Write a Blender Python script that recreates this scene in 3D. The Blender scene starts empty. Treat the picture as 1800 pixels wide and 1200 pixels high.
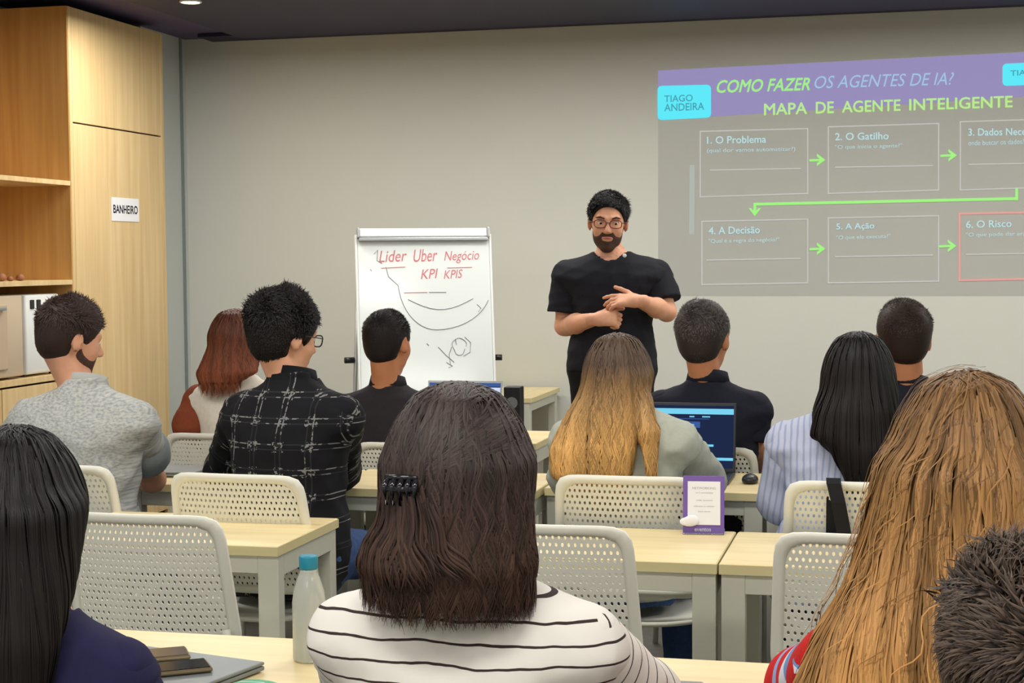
import bpy, bmesh, math, random
import numpy as np
from mathutils import Matrix, Vector
random.seed(4); RNG = np.random.RandomState(7)
R = math.radians
S = bpy.context.scene
C = S.collection

# ------------------------------------------------------------------ camera
F_PX = 2804.3
YAW, PITCH, ROLL = R(13.79), R(2.965), R(-.469)
CAM = np.array([0, 0, 1.48])
fw = np.array([-math.sin(YAW)*math.cos(PITCH), math.cos(YAW)*math.cos(PITCH), -math.sin(PITCH)])
rt = np.array([math.cos(YAW), math.sin(YAW), 0.]); up = np.cross(rt, fw)
rt, up = rt*math.cos(ROLL)+up*math.sin(ROLL), -rt*math.sin(ROLL)+up*math.cos(ROLL)
cd = bpy.data.cameras.new('camera'); cam = bpy.data.objects.new('camera', cd); C.objects.link(cam)
cd.sensor_width = 36; cd.lens = F_PX/1800*36; cd.clip_start = .05
M = Matrix.Identity(4)
for i in range(3):
    M[i][0], M[i][1], M[i][2], M[i][3] = rt[i], up[i], -fw[i], CAM[i]
cam.matrix_world = M; S.camera = cam

def at(px, py, Y):
    """the point of the plane y = Y that the photograph shows at that pixel"""
    d = fw+(px-900)/F_PX*rt-(py-600)/F_PX*up
    return CAM+d*(Y/d[1])

# ------------------------------------------------------------------ world, light, exposure
w = bpy.data.worlds.new('world'); S.world = w; w.use_nodes = True
w.node_tree.nodes['Background'].inputs[0].default_value = (.9, .92, 1, 1)
w.node_tree.nodes['Background'].inputs[1].default_value = .3
S.view_settings.view_transform = 'Standard'; S.view_settings.look = 'None'
S.view_settings.exposure = .10; S.view_settings.gamma = 1; S.view_settings.use_curve_mapping = False
def area(loc, size, power, col=(1, .968, .915), rot=(0, 0, 0), name='ceiling_light', sy=None):
    l = bpy.data.lights.new(name, 'AREA'); l.energy = power; l.color = col
    l.shape = 'RECTANGLE'; l.size = size; l.size_y = sy or size
    o = bpy.data.objects.new(name, l); C.objects.link(o); o.location = loc; o.rotation_euler = rot
    return o
for ly in (-1.4, 1.2, 3.8, 6.4):
    for lx in (-2.9, -.7, 1.6):
        area((lx, ly, 2.735), 1.25, (34 if ly < 0 else 31 if ly < 2 else 25) if ly < 6 else 10, sy=.34)
for lx in (-3.3, -1.6, .1, 1.8, 3.2):
    area((lx, 7.35, 2.73), 1.0, 27, rot=(R(0), 0, 0), name='added_wall_fill', sy=.25)  # unseen area lamps added to brighten the back wall
SPOTS = [(-3.454, 7.415), (-1.7, 7.3), (.1, 7.3), (-2.8, 2.2)]

# ------------------------------------------------------------------ helpers
def lin(r, g=None, b=None):
    if g is None: r, g, b = r
    f = lambda c: (c/255/12.92) if c/255 <= .04045 else ((c/255+.055)/1.055)**2.4
    return (f(r), f(g), f(b), 1)

def tag(o, label=None, cat=None, group=None, kind=None):
    if label: o['label'] = label
    if cat: o['category'] = cat
    if group: o['group'] = group
    if kind: o['kind'] = kind
    return o

def empty(name, loc, rz=0, **k):
    o = bpy.data.objects.new(name, None); C.objects.link(o); o.location = tuple(float(c) for c in loc)
    o.rotation_euler = (0, 0, rz); o.empty_display_size = .1
    return tag(o, **k)

def mk(name, V, faces, mat, parent=None, smooth=False, attrs=None, loc=None):
    me = bpy.data.meshes.new(name)
    V = np.asarray(V, dtype=np.float32)
    if isinstance(faces, np.ndarray):
        n = len(faces); k = faces.shape[1]
        me.vertices.add(len(V)); me.vertices.foreach_set('co', V.ravel())
        me.loops.add(n*k); me.loops.foreach_set('vertex_index', faces.astype(np.int32).ravel())
        me.polygons.add(n); me.polygons.foreach_set('loop_start', np.arange(0, n*k, k, dtype=np.int32))
        try: me.polygons.foreach_set('loop_total', np.full(n, k, dtype=np.int32))
        except Exception: pass
        me.update(calc_edges=True)
    else:
        me.from_pydata([tuple(map(float, v)) for v in V], [], faces); me.update()
    if attrs:
        for an, arr in attrs.items():
            a = me.attributes.new(an, 'FLOAT_VECTOR', 'POINT')
            a.data.foreach_set('vector', np.asarray(arr, dtype=np.float32).ravel())
    if smooth: me.polygons.foreach_set('use_smooth', np.ones(len(me.polygons), dtype=bool))
    if mat: me.materials.append(mat)
    o = bpy.data.objects.new(name, me); C.objects.link(o)
    if parent: o.parent = parent
    if loc is not None: o.location = loc
    return o

class MB:
    """collects shapes and links them as one mesh"""
    def __init__(s): s.bm = bmesh.new()
    def box(s, x0, x1, y0, y1, z0, z1, bev=0, seg=2, mat=None):
        r = bmesh.ops.create_cube(s.bm, size=1); vs = r['verts']
        for v in vs:
            v.co = Vector(((x0+x1)/2+v.co.x*(x1-x0), (y0+y1)/2+v.co.y*(y1-y0), (z0+z1)/2+v.co.z*(z1-z0)))
        if bev:
            es = {e for v in vs for e in v.link_edges}
            rr = bmesh.ops.bevel(s.bm, geom=list(es), offset=bev, segments=seg, affect='EDGES', profile=.5)
            vs = list({v for f in rr['faces'] for v in f.verts} | {v for v in vs if v.is_valid})
        if mat is not None: bmesh.ops.transform(s.bm, matrix=mat, verts=vs)
        return s
    def cyl(s, a, b, r, r2=None, n=16):
        a, b = Vector(a), Vector(b); d = b-a
        m = Matrix.Translation((a+b)/2) @ d.to_track_quat('Z', 'Y').to_matrix().to_4x4()
        bmesh.ops.create_cone(s.bm, cap_ends=True, segments=n, radius1=r, radius2=r if r2 is None else r2, depth=d.length, matrix=m)
        return s
    def tube(s, pts, r, n=8, closed=False):
        pts = [Vector(p) for p in pts]; N = len(pts); rings = []
        for i, p in enumerate(pts):
            if closed: t = pts[(i+1) % N]-pts[i-1]
            else: t = pts[min(i+1, N-1)]-pts[max(i-1, 0)]
            q = t.to_track_quat('Z', 'Y')
            rad = r[i] if isinstance(r, (list, tuple)) else r
            rings.append([s.bm.verts.new(p+q @ Vector((rad*math.cos(a*math.tau/n), rad*math.sin(a*math.tau/n), 0))) for a in range(n)])
        for i in range(N if closed else N-1):
            A, B = rings[i], rings[(i+1) % N]
            for k in range(n): s.bm.faces.new((A[k], A[(k+1) % n], B[(k+1) % n], B[k]))
        if not closed: s.bm.faces.new(rings[0][::-1]); s.bm.faces.new(rings[-1])
        return s
    def lathe(s, prof, n=24, c=(0, 0, 0)):
        rings = [[s.bm.verts.new((c[0]+r*math.cos(a*math.tau/n), c[1]+r*math.sin(a*math.tau/n), c[2]+z)) for a in range(n)] for r, z in prof]
        for A, B in zip(rings, rings[1:]):
            for k in range(n): s.bm.faces.new((A[k], A[(k+1) % n], B[(k+1) % n], B[k]))
        s.bm.faces.new(rings[0][::-1]); s.bm.faces.new(rings[-1])
        return s
    def build(s, name, mat, parent=None, smooth=False, loc=None, rot=None):
        me = bpy.data.meshes.new(name); bmesh.ops.recalc_face_normals(s.bm, faces=s.bm.faces)
        s.bm.to_mesh(me); s.bm.free()
        if smooth: me.polygons.foreach_set('use_smooth', [True]*len(me.polygons))
        me.materials.append(mat)
        o = bpy.data.objects.new(name, me); C.objects.link(o)
        if parent: o.parent = parent
        if loc is not None: o.location = loc
        if rot is not None: o.rotation_euler = rot
        return o

def copy_tree(o, parent=None):
    c = o.copy(); C.objects.link(c)
    if parent: c.parent = parent
    for ch in list(o.children): copy_tree(ch, c)
    return c

# ------------------------------------------------------------------ materials
MATS = {}
def mat(name, col, rough=.6, metal=0, spec=.5, noise=0, nscale=20, bump=0, bscale=200, stretch=None, col2=None, sheen=0):
    m = bpy.data.materials.new(name); m.use_nodes = True; nt = m.node_tree; b = nt.nodes['Principled BSDF']
    b.inputs['Base Color'].default_value = col; b.inputs['Roughness'].default_value = rough
    b.inputs['Metallic'].default_value = metal; b.inputs['Specular IOR Level'].default_value = spec
    if sheen: b.inputs['Sheen Weight'].default_value = sheen
    tc = nt.nodes.new('ShaderNodeTexCoord'); mp = nt.nodes.new('ShaderNodeMapping')
    nt.links.new(tc.outputs['Object'], mp.inputs[0])
    if stretch: mp.inputs['Scale'].default_value = stretch
    if noise or col2:
        n = nt.nodes.new('ShaderNodeTexNoise'); n.inputs['Scale'].default_value = nscale; n.inputs['Detail'].default_value = 5
        nt.links.new(mp.outputs[0], n.inputs[0])
        r = nt.nodes.new('ShaderNodeValToRGB'); r.color_ramp.elements[0].position = .3; r.color_ramp.elements[1].position = .7
        c2 = col2 or tuple(c*(1-noise) for c in col[:3])+(1,)
        r.color_ramp.elements[0].color = c2; r.color_ramp.elements[1].color = col
        nt.links.new(n.outputs['Fac'], r.inputs[0]); nt.links.new(r.outputs[0], b.inputs['Base Color'])
    if bump:
        n = nt.nodes.new('ShaderNodeTexNoise'); n.inputs['Scale'].default_value = bscale; n.inputs['Detail'].default_value = 3
        nt.links.new(mp.outputs[0], n.inputs[0])
        bp = nt.nodes.new('ShaderNodeBump'); bp.inputs['Strength'].default_value = bump; bp.inputs['Distance'].default_value = .002
        nt.links.new(n.outputs['Fac'], bp.inputs['Height']); nt.links.new(bp.outputs[0], b.inputs['Normal'])
    MATS[name] = m
    return m

def wood(name, c1, c2, stretch=(14, 14, .7), rough=.42):
    return mat(name, c1, rough=rough, col2=c2, nscale=1.6, stretch=stretch, bump=.05, bscale=6)

def glow(name, col, alpha=1., strength=1.):
    """light thrown on the wall by the projector, or a lit screen"""
    m = bpy.data.materials.new(name); m.use_nodes = True; nt = m.node_tree; nt.nodes.clear()
    e = nt.nodes.new('ShaderNodeEmission'); e.inputs[0].default_value = col; e.inputs[1].default_value = strength
    o = nt.nodes.new('ShaderNodeOutputMaterial')
    if alpha < 1:
        t = nt.nodes.new('ShaderNodeBsdfTransparent'); x = nt.nodes.new('ShaderNodeMixShader'); x.inputs[0].default_value = alpha
        nt.links.new(t.outputs[0], x.inputs[1]); nt.links.new(e.outputs[0], x.inputs[2]); nt.links.new(x.outputs[0], o.inputs[0])
    else: nt.links.new(e.outputs[0], o.inputs[0])
    return m

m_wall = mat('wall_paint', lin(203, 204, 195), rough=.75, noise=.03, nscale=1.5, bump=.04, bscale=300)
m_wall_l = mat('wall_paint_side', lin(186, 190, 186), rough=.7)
m_ceil = mat('ceiling_purple', lin(88, 74, 108), rough=.7, noise=.15, nscale=2)
m_raft = mat('raft_dark_purple', lin(34, 24, 60), rough=.6, noise=.1, nscale=3)
m_floor = mat('floor_grey', lin(120, 116, 108), rough=.6, noise=.2, nscale=30)
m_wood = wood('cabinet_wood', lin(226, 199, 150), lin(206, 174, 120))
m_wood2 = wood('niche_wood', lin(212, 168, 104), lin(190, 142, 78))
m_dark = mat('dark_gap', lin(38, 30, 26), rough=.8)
m_desk = wood('desk_laminate', lin(238, 220, 170), lin(226, 204, 152), stretch=(1.2, 16, 16), rough=.38)
m_edge = mat('desk_edge_band', lin(208, 196, 148), rough=.5)
m_frame = mat('desk_frame_grey', lin(192, 192, 178), rough=.5, bump=.03)
m_chair = mat('chair_plastic', lin(228, 227, 214), rough=.45, spec=.4)
m_white = mat('white_plastic', lin(228, 230, 228), rough=.35)
m_black = mat('black_plastic', lin(26, 26, 28), rough=.4)
m_alu = mat('aluminium', lin(170, 174, 176), rough=.35, metal=.5)
m_lapgrey = mat('laptop_grey', lin(126, 132, 132), rough=.4, metal=.3)
m_paper = mat('paper', lin(232, 232, 234), rough=.8)
m_ink = mat('ink_blue', lin(52, 56, 120), rough=.7)

# ------------------------------------------------------------------ room shell
YB = 9.0; XL = -4.235; ZC = 2.822
def st(o): return tag(o, kind='structure')
def bx(name, x0, x1, y0, y1, z0, z1, m, parent=None, bev=0, **k):
    o = MB().box(x0, x1, y0, y1, z0, z1, bev).build(name, m, parent)
    return tag(o, **k) if k else o
st(bx('floor', -4.8, 3.9, -3.2, 9.2, -.1, 0, m_floor))
st(bx('ceiling', -4.8, 3.9, -3.2, 9.2, ZC, ZC+.1, m_ceil))
st(bx('wall_back', -4.8, 3.9, YB, YB+.15, 0, ZC, m_wall))
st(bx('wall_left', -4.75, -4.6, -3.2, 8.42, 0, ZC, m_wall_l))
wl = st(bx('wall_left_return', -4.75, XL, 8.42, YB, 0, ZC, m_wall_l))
bx('corner_strip', XL, XL+.012, 8.915, 8.935, 0, ZC-.002, mat('strip_green_grey', lin(120, 132, 128), rough=.5), wl)
st(bx('wall_right', 3.6, 3.75, -3.2, YB, 0, ZC, m_wall))
st(bx('wall_rear', -4.8, 3.9, -3.3, -3.15, 0, ZC, m_wall))
st(bx('ceiling_raft', -3.755, 3.55, -3.1, 8.75, 2.775, 2.818, m_raft))
st(bx('trim_1', -4.05, 3.55, 8.78, 8.995, 2.80, 2.818, m_raft))
st(bx('baseboard_back', -4.2, 3.6, 8.982, 8.999, 0, .08, m_white))
m_lamp = glow('lamp_glow', (1, .95, .85, 1), strength=14)
for i, (x, y) in enumerate(SPOTS):
    e = empty('downlight', (x, y, 2.775), label=['round recessed downlight at the ceiling edge above the wooden cabinet',
        'round recessed downlight in the ceiling above the flip chart', 'round recessed downlight in the ceiling in front of the projected slide',
        'round recessed downlight in the ceiling above the second desk row'][i], cat='ceiling light', group='ceiling downlights')
    MB().tube([(.05*math.cos(a*math.tau/24), .05*math.sin(a*math.tau/24), -.004) for a in range(24)], .006, closed=True).build('trim_ring', m_white, e, True)
    MB().cyl((0, 0, -.003), (0, 0, -.001), .045, n=24).build('lens', m_lamp, e)

# ------------------------------------------------------------------ wooden cabinet along the left wall
XF = -4.1; XK = -4.59
cab = empty('wall_cabinet', (XF, 6.9, 0), label='tall pale wooden built-in cabinet with open shelves and a full-height door', cat='cabinet')
def cb(name, x0, x1, y0, y1, z0, z1, m=m_wood, bev=.0015, par=None):
    return bx(name, x0-XF, x1-XF, y0-6.9, y1-6.9, z0, z1, m, par or cab, bev)
cb('side_panel', XK, XF, 7.356, 7.386, .0, 2.772)
cb('side_panel', XK, XF, 8.384, 8.417, .0, 2.772)
cb('side_panel', XK, XF, 4.6, 4.63, .0, 2.772)
cb('door', XF-.02, XF-.001, 7.39, 8.381, .06, 2.186)
cb('door', XF-.02, XF-.001, 7.39, 8.381, 2.194, 2.772)
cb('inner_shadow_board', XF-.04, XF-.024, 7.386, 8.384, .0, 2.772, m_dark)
cb('plinth', XK, XF-.03, 4.63, 8.38, 0, .058, m_dark)
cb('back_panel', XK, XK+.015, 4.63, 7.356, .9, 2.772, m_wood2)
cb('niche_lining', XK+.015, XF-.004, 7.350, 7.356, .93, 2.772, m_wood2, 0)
cb('shelf', XK+.015, XF, 4.63, 7.35, 1.868, 1.892)
cb('shelf', XK+.015, XF, 4.63, 7.35, 1.368, 1.392)
cb('counter_board', XK+.015, XF, 4.63, 7.35, .895, .925)
for k in range(4):
    y0 = 4.635+k*.68
    cb('door', XF-.02, XF-.001, y0, y0+.673, .06, .885)
    d = cab.children[-1]
ap = empty('white_appliance', (-4.12, 7.09, .925), label='white countertop appliance with two small black buttons under the lower cabinet shelf', cat='appliance')
MB().box(-.4, 0, -.16, .16, .012, .40, .012).build('housing', m_white, ap, True)
for y in (-.105, -.045):
    MB().box(-.002, .006, y-.018, y+.018, .33, .375, .004).build('button', m_black, ap)
MB().box(-.002, .003, .02, .12, .31, .38, .003).build('label_plate', m_paper, ap)
for sx in (-.36, -.04):
    for sy in (-.13, .13): MB().cyl((sx, sy, 0), (sx, sy, .014), .012, n=10).build('foot', m_black, ap)
ap2 = empty('countertop_oven', (-4.12, 6.55, .925), label='beige-fronted box-shaped oven on the cabinet counter at the picture edge', cat='appliance')
MB().box(-.4, 0, -.35, .35, .012, .40, .008).build('housing', mat('beige_front', lin(196, 178, 152), rough=.5), ap2, True)
MB().box(-.001, .012, -.30, .20, .05, .36, .006).build('oven_door', mat('beige_door', lin(188, 168, 142), rough=.35), ap2)
MB().cyl((.025, -.26, .34), (.025, .16, .34), .008).build('handle', m_alu, ap2, True)
for k, (yy, r_, lb) in enumerate(((7.02, .022, 'small brown pebble-shaped ornament on the cabinet shelf nearest the door'), (6.93, .016, 'smallest brown ornament in the middle of the cabinet shelf trio'), (6.85, .026, 'larger brown ornament on the cabinet shelf by the picture edge'))):
    p = [(.3*r_, 0), (.9*r_, .2*r_), (r_, .7*r_), (.75*r_, 1.2*r_), (.35*r_, 1.5*r_)]
    tag(MB().lathe(p, 14).build('shelf_ornament', mat('brown_clay', lin(150, 96, 60), rough=.6), None, True, (-4.2, yy, 1.392)), lb, 'ornament', 'brown ornaments on the cabinet shelf')

# ------------------------------------------------------------------ lettering
def text_mesh(body, shear=0, bold=0):
    cu = bpy.data.curves.new('lettering', 'FONT'); cu.body = body; cu.shear = shear; cu.offset = bold; cu.resolution_u = 3
    o = bpy.data.objects.new('lettering', cu); C.objects.link(o)
    dg = bpy.context.evaluated_depsgraph_get(); dg.update()
    me = bpy.data.meshes.new_from_object(o.evaluated_get(dg))
    V = np.array([v.co[:] for v in me.vertices]); Fc = [tuple(p.vertices) for p in me.polygons]
    bpy.data.objects.remove(o); bpy.data.curves.remove(cu); bpy.data.meshes.remove(me)
    return V, Fc
def quad_text(name, body, q, m, parent, fn, shear=0, bold=0):
    """letters fitted to the quadrilateral q = TL, TR, BR, BL, mapped by fn into space"""
    V, Fc = text_mesh(body, shear, 0); n0 = len(V)
    if bold:
        V = np.concatenate([V+np.array([dx*bold, dy*bold, 0]) for dx, dy in ((-1, -.5), (1, .5), (-.4, 1), (.4, -1))]); Fc = [tuple(i+k*n0 for i in f) for k in range(4) for f in Fc]
    a, b = V[:, :2].min(0), V[:, :2].max(0); uv = (V[:, :2]-a)/(b-a)
    q = [np.array(c, float) for c in q]; out = []
    for u_, v_ in uv:
        p = (q[3]*(1-u_)+q[2]*u_)*(1-v_)+(q[0]*(1-u_)+q[1]*u_)*v_
        out.append(fn(*p))
    return mk(name, out, Fc, m, parent)

e = empty('paper_sign', (XF, 7.93, 1.763), label='small white paper sign reading BANHEIRO taped on the wooden door', cat='sign')
MB().box(0, .002, -.157, .157, -.063, .063).build('sheet', m_paper, e)
quad_text('sign_lettering', 'BANHEIRO', [(-.14, .024), (.14, .024), (.14, -.022), (-.14, -.022)], m_ink, e, lambda a, b: (.003, a, b), bold=.02)

# ------------------------------------------------------------------ projected slide on the back wall
slide = empty('projected_slide', (-.36, YB, 1.9), label='projected slide titled MAPA DE AGENTE INTELIGENTE thrown onto the back wall', cat='projection')
def onw(px, py, off=.004):
    p = at(px, py, YB); return (p[0]+.36, -off, p[2]-1.9)
def prism(name, pts, m, d0, parent=slide, th=.001):
    n = len(pts); V = [onw(x, y, d0) for x, y in pts]+[onw(x, y, d0+th) for x, y in pts]
    Fc = [tuple(range(n))[::-1], tuple(range(n, 2*n))]+[(i, (i+1) % n, n+(i+1) % n, n+i) for i in range(n)]
    return mk(name, V, Fc, m, parent)
g_back = glow('slide_grey', lin(158, 155, 148), .2)
g_band = glow('slide_purple', lin(150, 138, 196), .45)
g_cyan = glow('slide_cyan', lin(92, 226, 242), .95)
g_green = glow('slide_green', lin(160, 238, 130), .78)
g_lime = glow('slide_lime', lin(182, 232, 140), .8)
g_blue = glow('slide_blue_text', lin(160, 205, 230), .75)
g_pale = glow('slide_pale_text', lin(185, 222, 225), .75)
g_line = glow('slide_outline', lin(205, 205, 200), .38)
g_pink = glow('slide_pink_outline', lin(230, 160, 150), .65)
g_logo = glow('slide_logo_text', lin(70, 150, 165), .9)
prism('slide_background', [(1157, 124), (1880, 86), (1880, 520), (1157, 520)], g_back, .0015)
prism('title_band', [(1157, 124), (1880, 88), (1880, 165), (1250, 205), (1157, 206)], g_band, .0030)
def rrect(x0, x1, yt0, yt1, yb0, yb1, r=7):
    pts = []
    for cx, cy, a0 in ((x1-r, yt1+r, -90), (x1-r, yb1-r, 0), (x0+r, yb0-r, 90), (x0+r, yt0+r, 180)):
        for k in range(4):
            a = R(a0+k*30); pts.append((cx+r*math.cos(a), cy+r*math.sin(a)))
    return pts
prism('logo_box', rrect(1156, 1250, 151, 149, 211, 207), g_cyan, .0045)
prism('logo_box', rrect(1762, 1860, 112, 108, 151, 148), g_cyan, .0045)
def qt(name, body, x0, x1, yt0, yt1, h, m, **k):
    return quad_text(name, body, [(x0, yt0), (x1, yt1), (x1, yt1+h), (x0, yt0+h)], m, slide, lambda a, b: onw(a, b, .0065), **k)
qt('logo_lettering', 'TIAGO', 1168, 1218, 168, 166, 12, g_logo, bold=.01)
qt('logo_lettering', 'ANDEIRA', 1168, 1238, 183, 180, 13, g_logo, bold=.01)
qt('logo_lettering', 'TIAGO', 1776, 1830, 124, 121, 10, g_logo, bold=.01)
qt('title_lettering', 'COMO FAZER', 1260, 1424, 141, 136, 23, g_green, shear=.28, bold=.022)
qt('title_lettering', 'OS AGENTES DE IA?', 1432, 1677, 134, 127, 22, g_blue, shear=.28)
for body, x0, x1 in (('MAPA', 1343, 1419), ('DE', 1434, 1466), ('AGENTE', 1480, 1583), ('INTELIGENTE', 1598, 1780)):
    qt('heading_lettering', body, x0, x1, 182-(x0-1343)*.032, 182-(x1-1343)*.032, 21, g_lime, bold=.02)
def line(x0, y0, x1, y1, w_, m, name='rule', d=.0055):
    dx, dy = x1-x0, y1-y0; L = math.hypot(dx, dy); nx, ny = -dy/L*w_/2, dx/L*w_/2
    return prism(name, [(x0+nx, y0+ny), (x1+nx, y1+ny), (x1-nx, y1-ny), (x0-nx, y0-ny)], m, d)
def frame(x0, x1, yt0, yt1, yb0, yb1, m, w_=2.2):
    o = [(x0, yt0), (x1, yt1), (x1, yb1), (x0, yb0)]; i = [(x0+w_, yt0+w_), (x1-w_, yt1+w_), (x1-w_, yb1-w_), (x0+w_, yb0-w_)]
    V = [onw(*p, .005) for p in o+i]+[onw(*p, .006) for p in o+i]; Fc = []
    for k in range(4):
        j = (k+1) % 4
        Fc += [(8+k, 8+j, 12+j, 12+k), (k, 4+k, 4+j, j), (k, j, 8+j, 8+k), (4+k, 12+k, 12+j, 4+j)]
    return mk('box_outline', V, Fc, m, slide)
frame(1230, 1421, 230, 225, 347, 341, g_line); frame(1455, 1651, 222, 216, 341, 335, g_line); frame(1687, 1880, 213, 207, 335, 329, g_line)
frame(1233, 1421, 388, 384, 501, 498, g_line); frame(1455, 1651, 382, 378, 498, 495, g_line); frame(1685, 1880, 374, 370, 494, 490, g_pink, 3.2)
for x0, x1, y in ((1248, 1408, 299), (1468, 1640, 294), (1702, 1860, 289), (1242, 1408, 457), (1468, 1640, 451), (1698, 1860, 447)):
    line(x0, y, x1, y-3, 2, g_line)
for body, x0, x1, y, sub, sx1 in (('1. O Problema', 1243, 1347, 240, '(qual dor vamos automatizar?)', 1398), ('2. O Gatilho', 1468, 1562, 234, '"O que inicia o agente?"', 1586),
        ('3. Dados Necessários', 1702, 1850, 226, 'onde buscar os dados?', 1800), ('4. A Decisão', 1246, 1336, 399, '"Qual é a regra do negócio?"', 1370),
        ('5. A Ação', 1470, 1537, 393, '"O que ele executa?"', 1565), ('6. O Risco', 1698, 1778, 388, '"O que pode dar errado?"', 1830)):
    qt('box_title', body, x0, x1, y, y-2, 13, g_pale, bold=.012)
    qt('box_note', sub, x0, sx1, y+21, y+18, 9, g_pale)
def arrow(x0, x1, y):
    line(x0, y, x1-3, y-1, 4, g_green, 'arrow_shaft')
    prism('arrow_head', [(x1-14, y-12), (x1+1, y-1), (x1-14, y+10), (x1-14, y+5), (x1-7, y-1), (x1-14, y-7)], g_green, .0055)
for a in ((1423, 1450, 282), (1653, 1681, 274), (1423, 1450, 438), (1650, 1680, 433)): arrow(*a)
line(1325, 359, 1789, 349, 5, g_green, 'arrow_shaft'); line(1787, 331, 1787, 352, 5, g_green, 'arrow_shaft'); line(1327, 357, 1327, 375, 5, g_green, 'arrow_shaft')
prism('arrow_head', [(1316, 366), (1327, 380), (1338, 366), (1333, 366), (1327, 373), (1321, 366)], g_green, .0055)
line(1217, 290, 1216, 412, 9, glow('slide_faint', lin(190, 205, 200), .2), 'side_caption')

# ------------------------------------------------------------------ flip chart
fc = empty('flip_chart', (-2.43, 7.98, 0), R(24), label='white magnetic flip chart board on tripod legs with red and black handwriting', cat='flip chart')
m_board = mat('whiteboard', lin(222, 228, 226), rough=.12, spec=.6)
lean = Matrix.Translation((0, 0, 1.64)) @ Matrix.Rotation(R(-9), 4, 'X')
def fcl(o): o.parent = fc; o.matrix_local = lean; return o
bw, bh = .345, 1.04
fcl(MB().box(-bw, bw, 0, .018, -bh, -.03, .004).build('board', m_board))
fcl(MB().box(-bw-.012, -bw, -.004, .022, -bh, -.03, .003).build('side_frame', m_white)); fcl(MB().box(bw, bw+.012, -.004, .022, -bh, -.03, .003).build('side_frame', m_white))
fcl(MB().box(-bw+.01, bw-.012, -.022, .024, -.045, 0, .006).build('top_clamp', m_white))
fcl(MB().box(-bw+.006, bw-.008, -.026, .005, -.066, -.048, .004).build('clamp_bar', m_alu))
fcl(MB().box(-bw-.002, -bw+.01, -.03, .03, -.05, .004, .004).build('clamp_end', m_alu)); fcl(MB().box(bw-.012, bw+.002, -.03, .03, -.05, .004, .004).build('clamp_end', m_alu))
fcl(MB().box(-bw, bw, -.05, .01, -bh-.02, -bh, .004).build('pen_tray', m_white))
for x in (-1, 1):
    MB().cyl((x*.33, .06, 1.55), (x*.40, -.02, 0), .011).build('leg', m_alu, fc, True)
    MB().cyl((x*.365, .03, .96), (x*.415, .02, .96), .016).build('knob', m_black, fc, True)
MB().cyl((0, .08, 1.5), (0, .19, 0), .011).build('leg', m_alu, fc, True)
m_red = mat('marker_red', lin(202, 112, 118), rough=.6); m_pen = mat('marker_black', lin(122, 126, 132), rough=.6)
def bt(name, body, x0, x1, z0, z1, m, sh=.25):
    o = quad_text(name, body, [(x0, z1), (x1, z1+.005), (x1, z0+.005), (x0, z0)], m, None, lambda a, b: (a, -.0012, b), shear=sh); return fcl(o)
bt('board_lettering', 'Lider', -.235, -.09, -.175, -.115, m_red); bt('board_lettering', 'Uber', -.055, .07, -.175, -.11, m_red); bt('board_lettering', 'Negócio', .105, .29, -.185, -.12, m_red)
bt('board_lettering', 'KPI', -.02, .07, -.265, -.215, m_red); bt('board_lettering', 'KPIS', .10, .20, -.265, -.22, m_red)
def pen(pts, r=.0016, m=None):
    return fcl(MB().tube([(x, -.0012, z) for x, z in pts], r, 5).build('pen_stroke', m or m_pen))
pen([(-.225, -.205), (-.10, -.2)], m=m_red); pen([(.12, -.207), (.25, -.205)], m=m_red)
pen([(-.20+.03*math.sin(t*.4), -.2-.05*t) for t in np.linspace(0, 1, 4)]+[(-.14+.26*(1-math.cos(a))*.75+.0, -.27-.26*math.sin(a)) for a in np.linspace(.1, 1.57, 12)])
pen([(.055+.29*math.sin(a), -.53+.22*(1-math.cos(a))) for a in np.linspace(0, 1.25, 10)])
pen([(-.11, -.335), (.01, -.334)], m=m_red); pen([(.02, -.334), (.11, -.335)]); pen([(-.09+.34*t, -.37-.055*math.sin(t*3.14)) for t in np.linspace(0, 1, 10)])
pen([(.06, -.62), (.10, -.665), (.14, -.70)]); pen([(.13, -.62), (.115, -.66), (.12, -.71)]); pen([(.0, -.6), (.012, -.612)])
pen([(.17+.035*math.cos(a)*(1+.2*math.sin(3*a)), -.62+.045*math.sin(a)) for a in np.linspace(0, 6.0, 18)]); pen([(.20, -.57), (.23, -.60), (.225, -.65), (.19, -.67)])
pen([(.10, -.70), (.13, -.72), (.11, -.73)]); pen([(-.28, -.21), (-.275, -.22)]); pen([(.27, -.40), (.29, -.42), (.275, -.44)])
pen([(-.26, -.13), (-.24, -.11), (-.245, -.165), (-.22, -.18)]); pen([(.15, -.58), (.155, -.61)])

# ------------------------------------------------------------------ desks
def make_desk():
    e = empty('classroom_desk', (0, 0, 0))
    MB().box(-.35, .35, 0, .46, .7155, .74, .003).build('table_top', m_desk, e)
    MB().box(-.3515, .3515, -.0015, .4615, .7135, .7375, .0).build('edge_band', m_edge, e)
    for x in (-1, 1):
        for y0, y1 in ((.012, .055), (.405, .448)):
            MB().box(x*.3475-(.058 if x > 0 else 0), x*.3475+(0 if x > 0 else .058), y0, y1, 0, .713, .003).build('leg', m_frame, e)
        MB().box(x*.3475-(.03 if x > 0 else 0), x*.3475+(0 if x > 0 else .03), .055, .405, .655, .713, .002).build('side_rail', m_frame, e)
    MB().box(-.29, .29, .014, .034, .664, .713, .002).build('front_rail', m_frame, e)
    MB().box(-.29, .29, .426, .446, .664, .713, .002).build('back_rail', m_frame, e)
    return e
desk0 = make_desk(); first = [True]
def desk(xr, y, label, rz=0, group='pale classroom desks in rows'):
    """xr: x of the right end, y: near edge"""
    o = desk0 if first[0] else copy_tree(desk0); first[0] = False
    o.location = (xr-.35, y, 0); o.rotation_euler = (0, 0, rz); return tag(o, label, 'desk', group)
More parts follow.
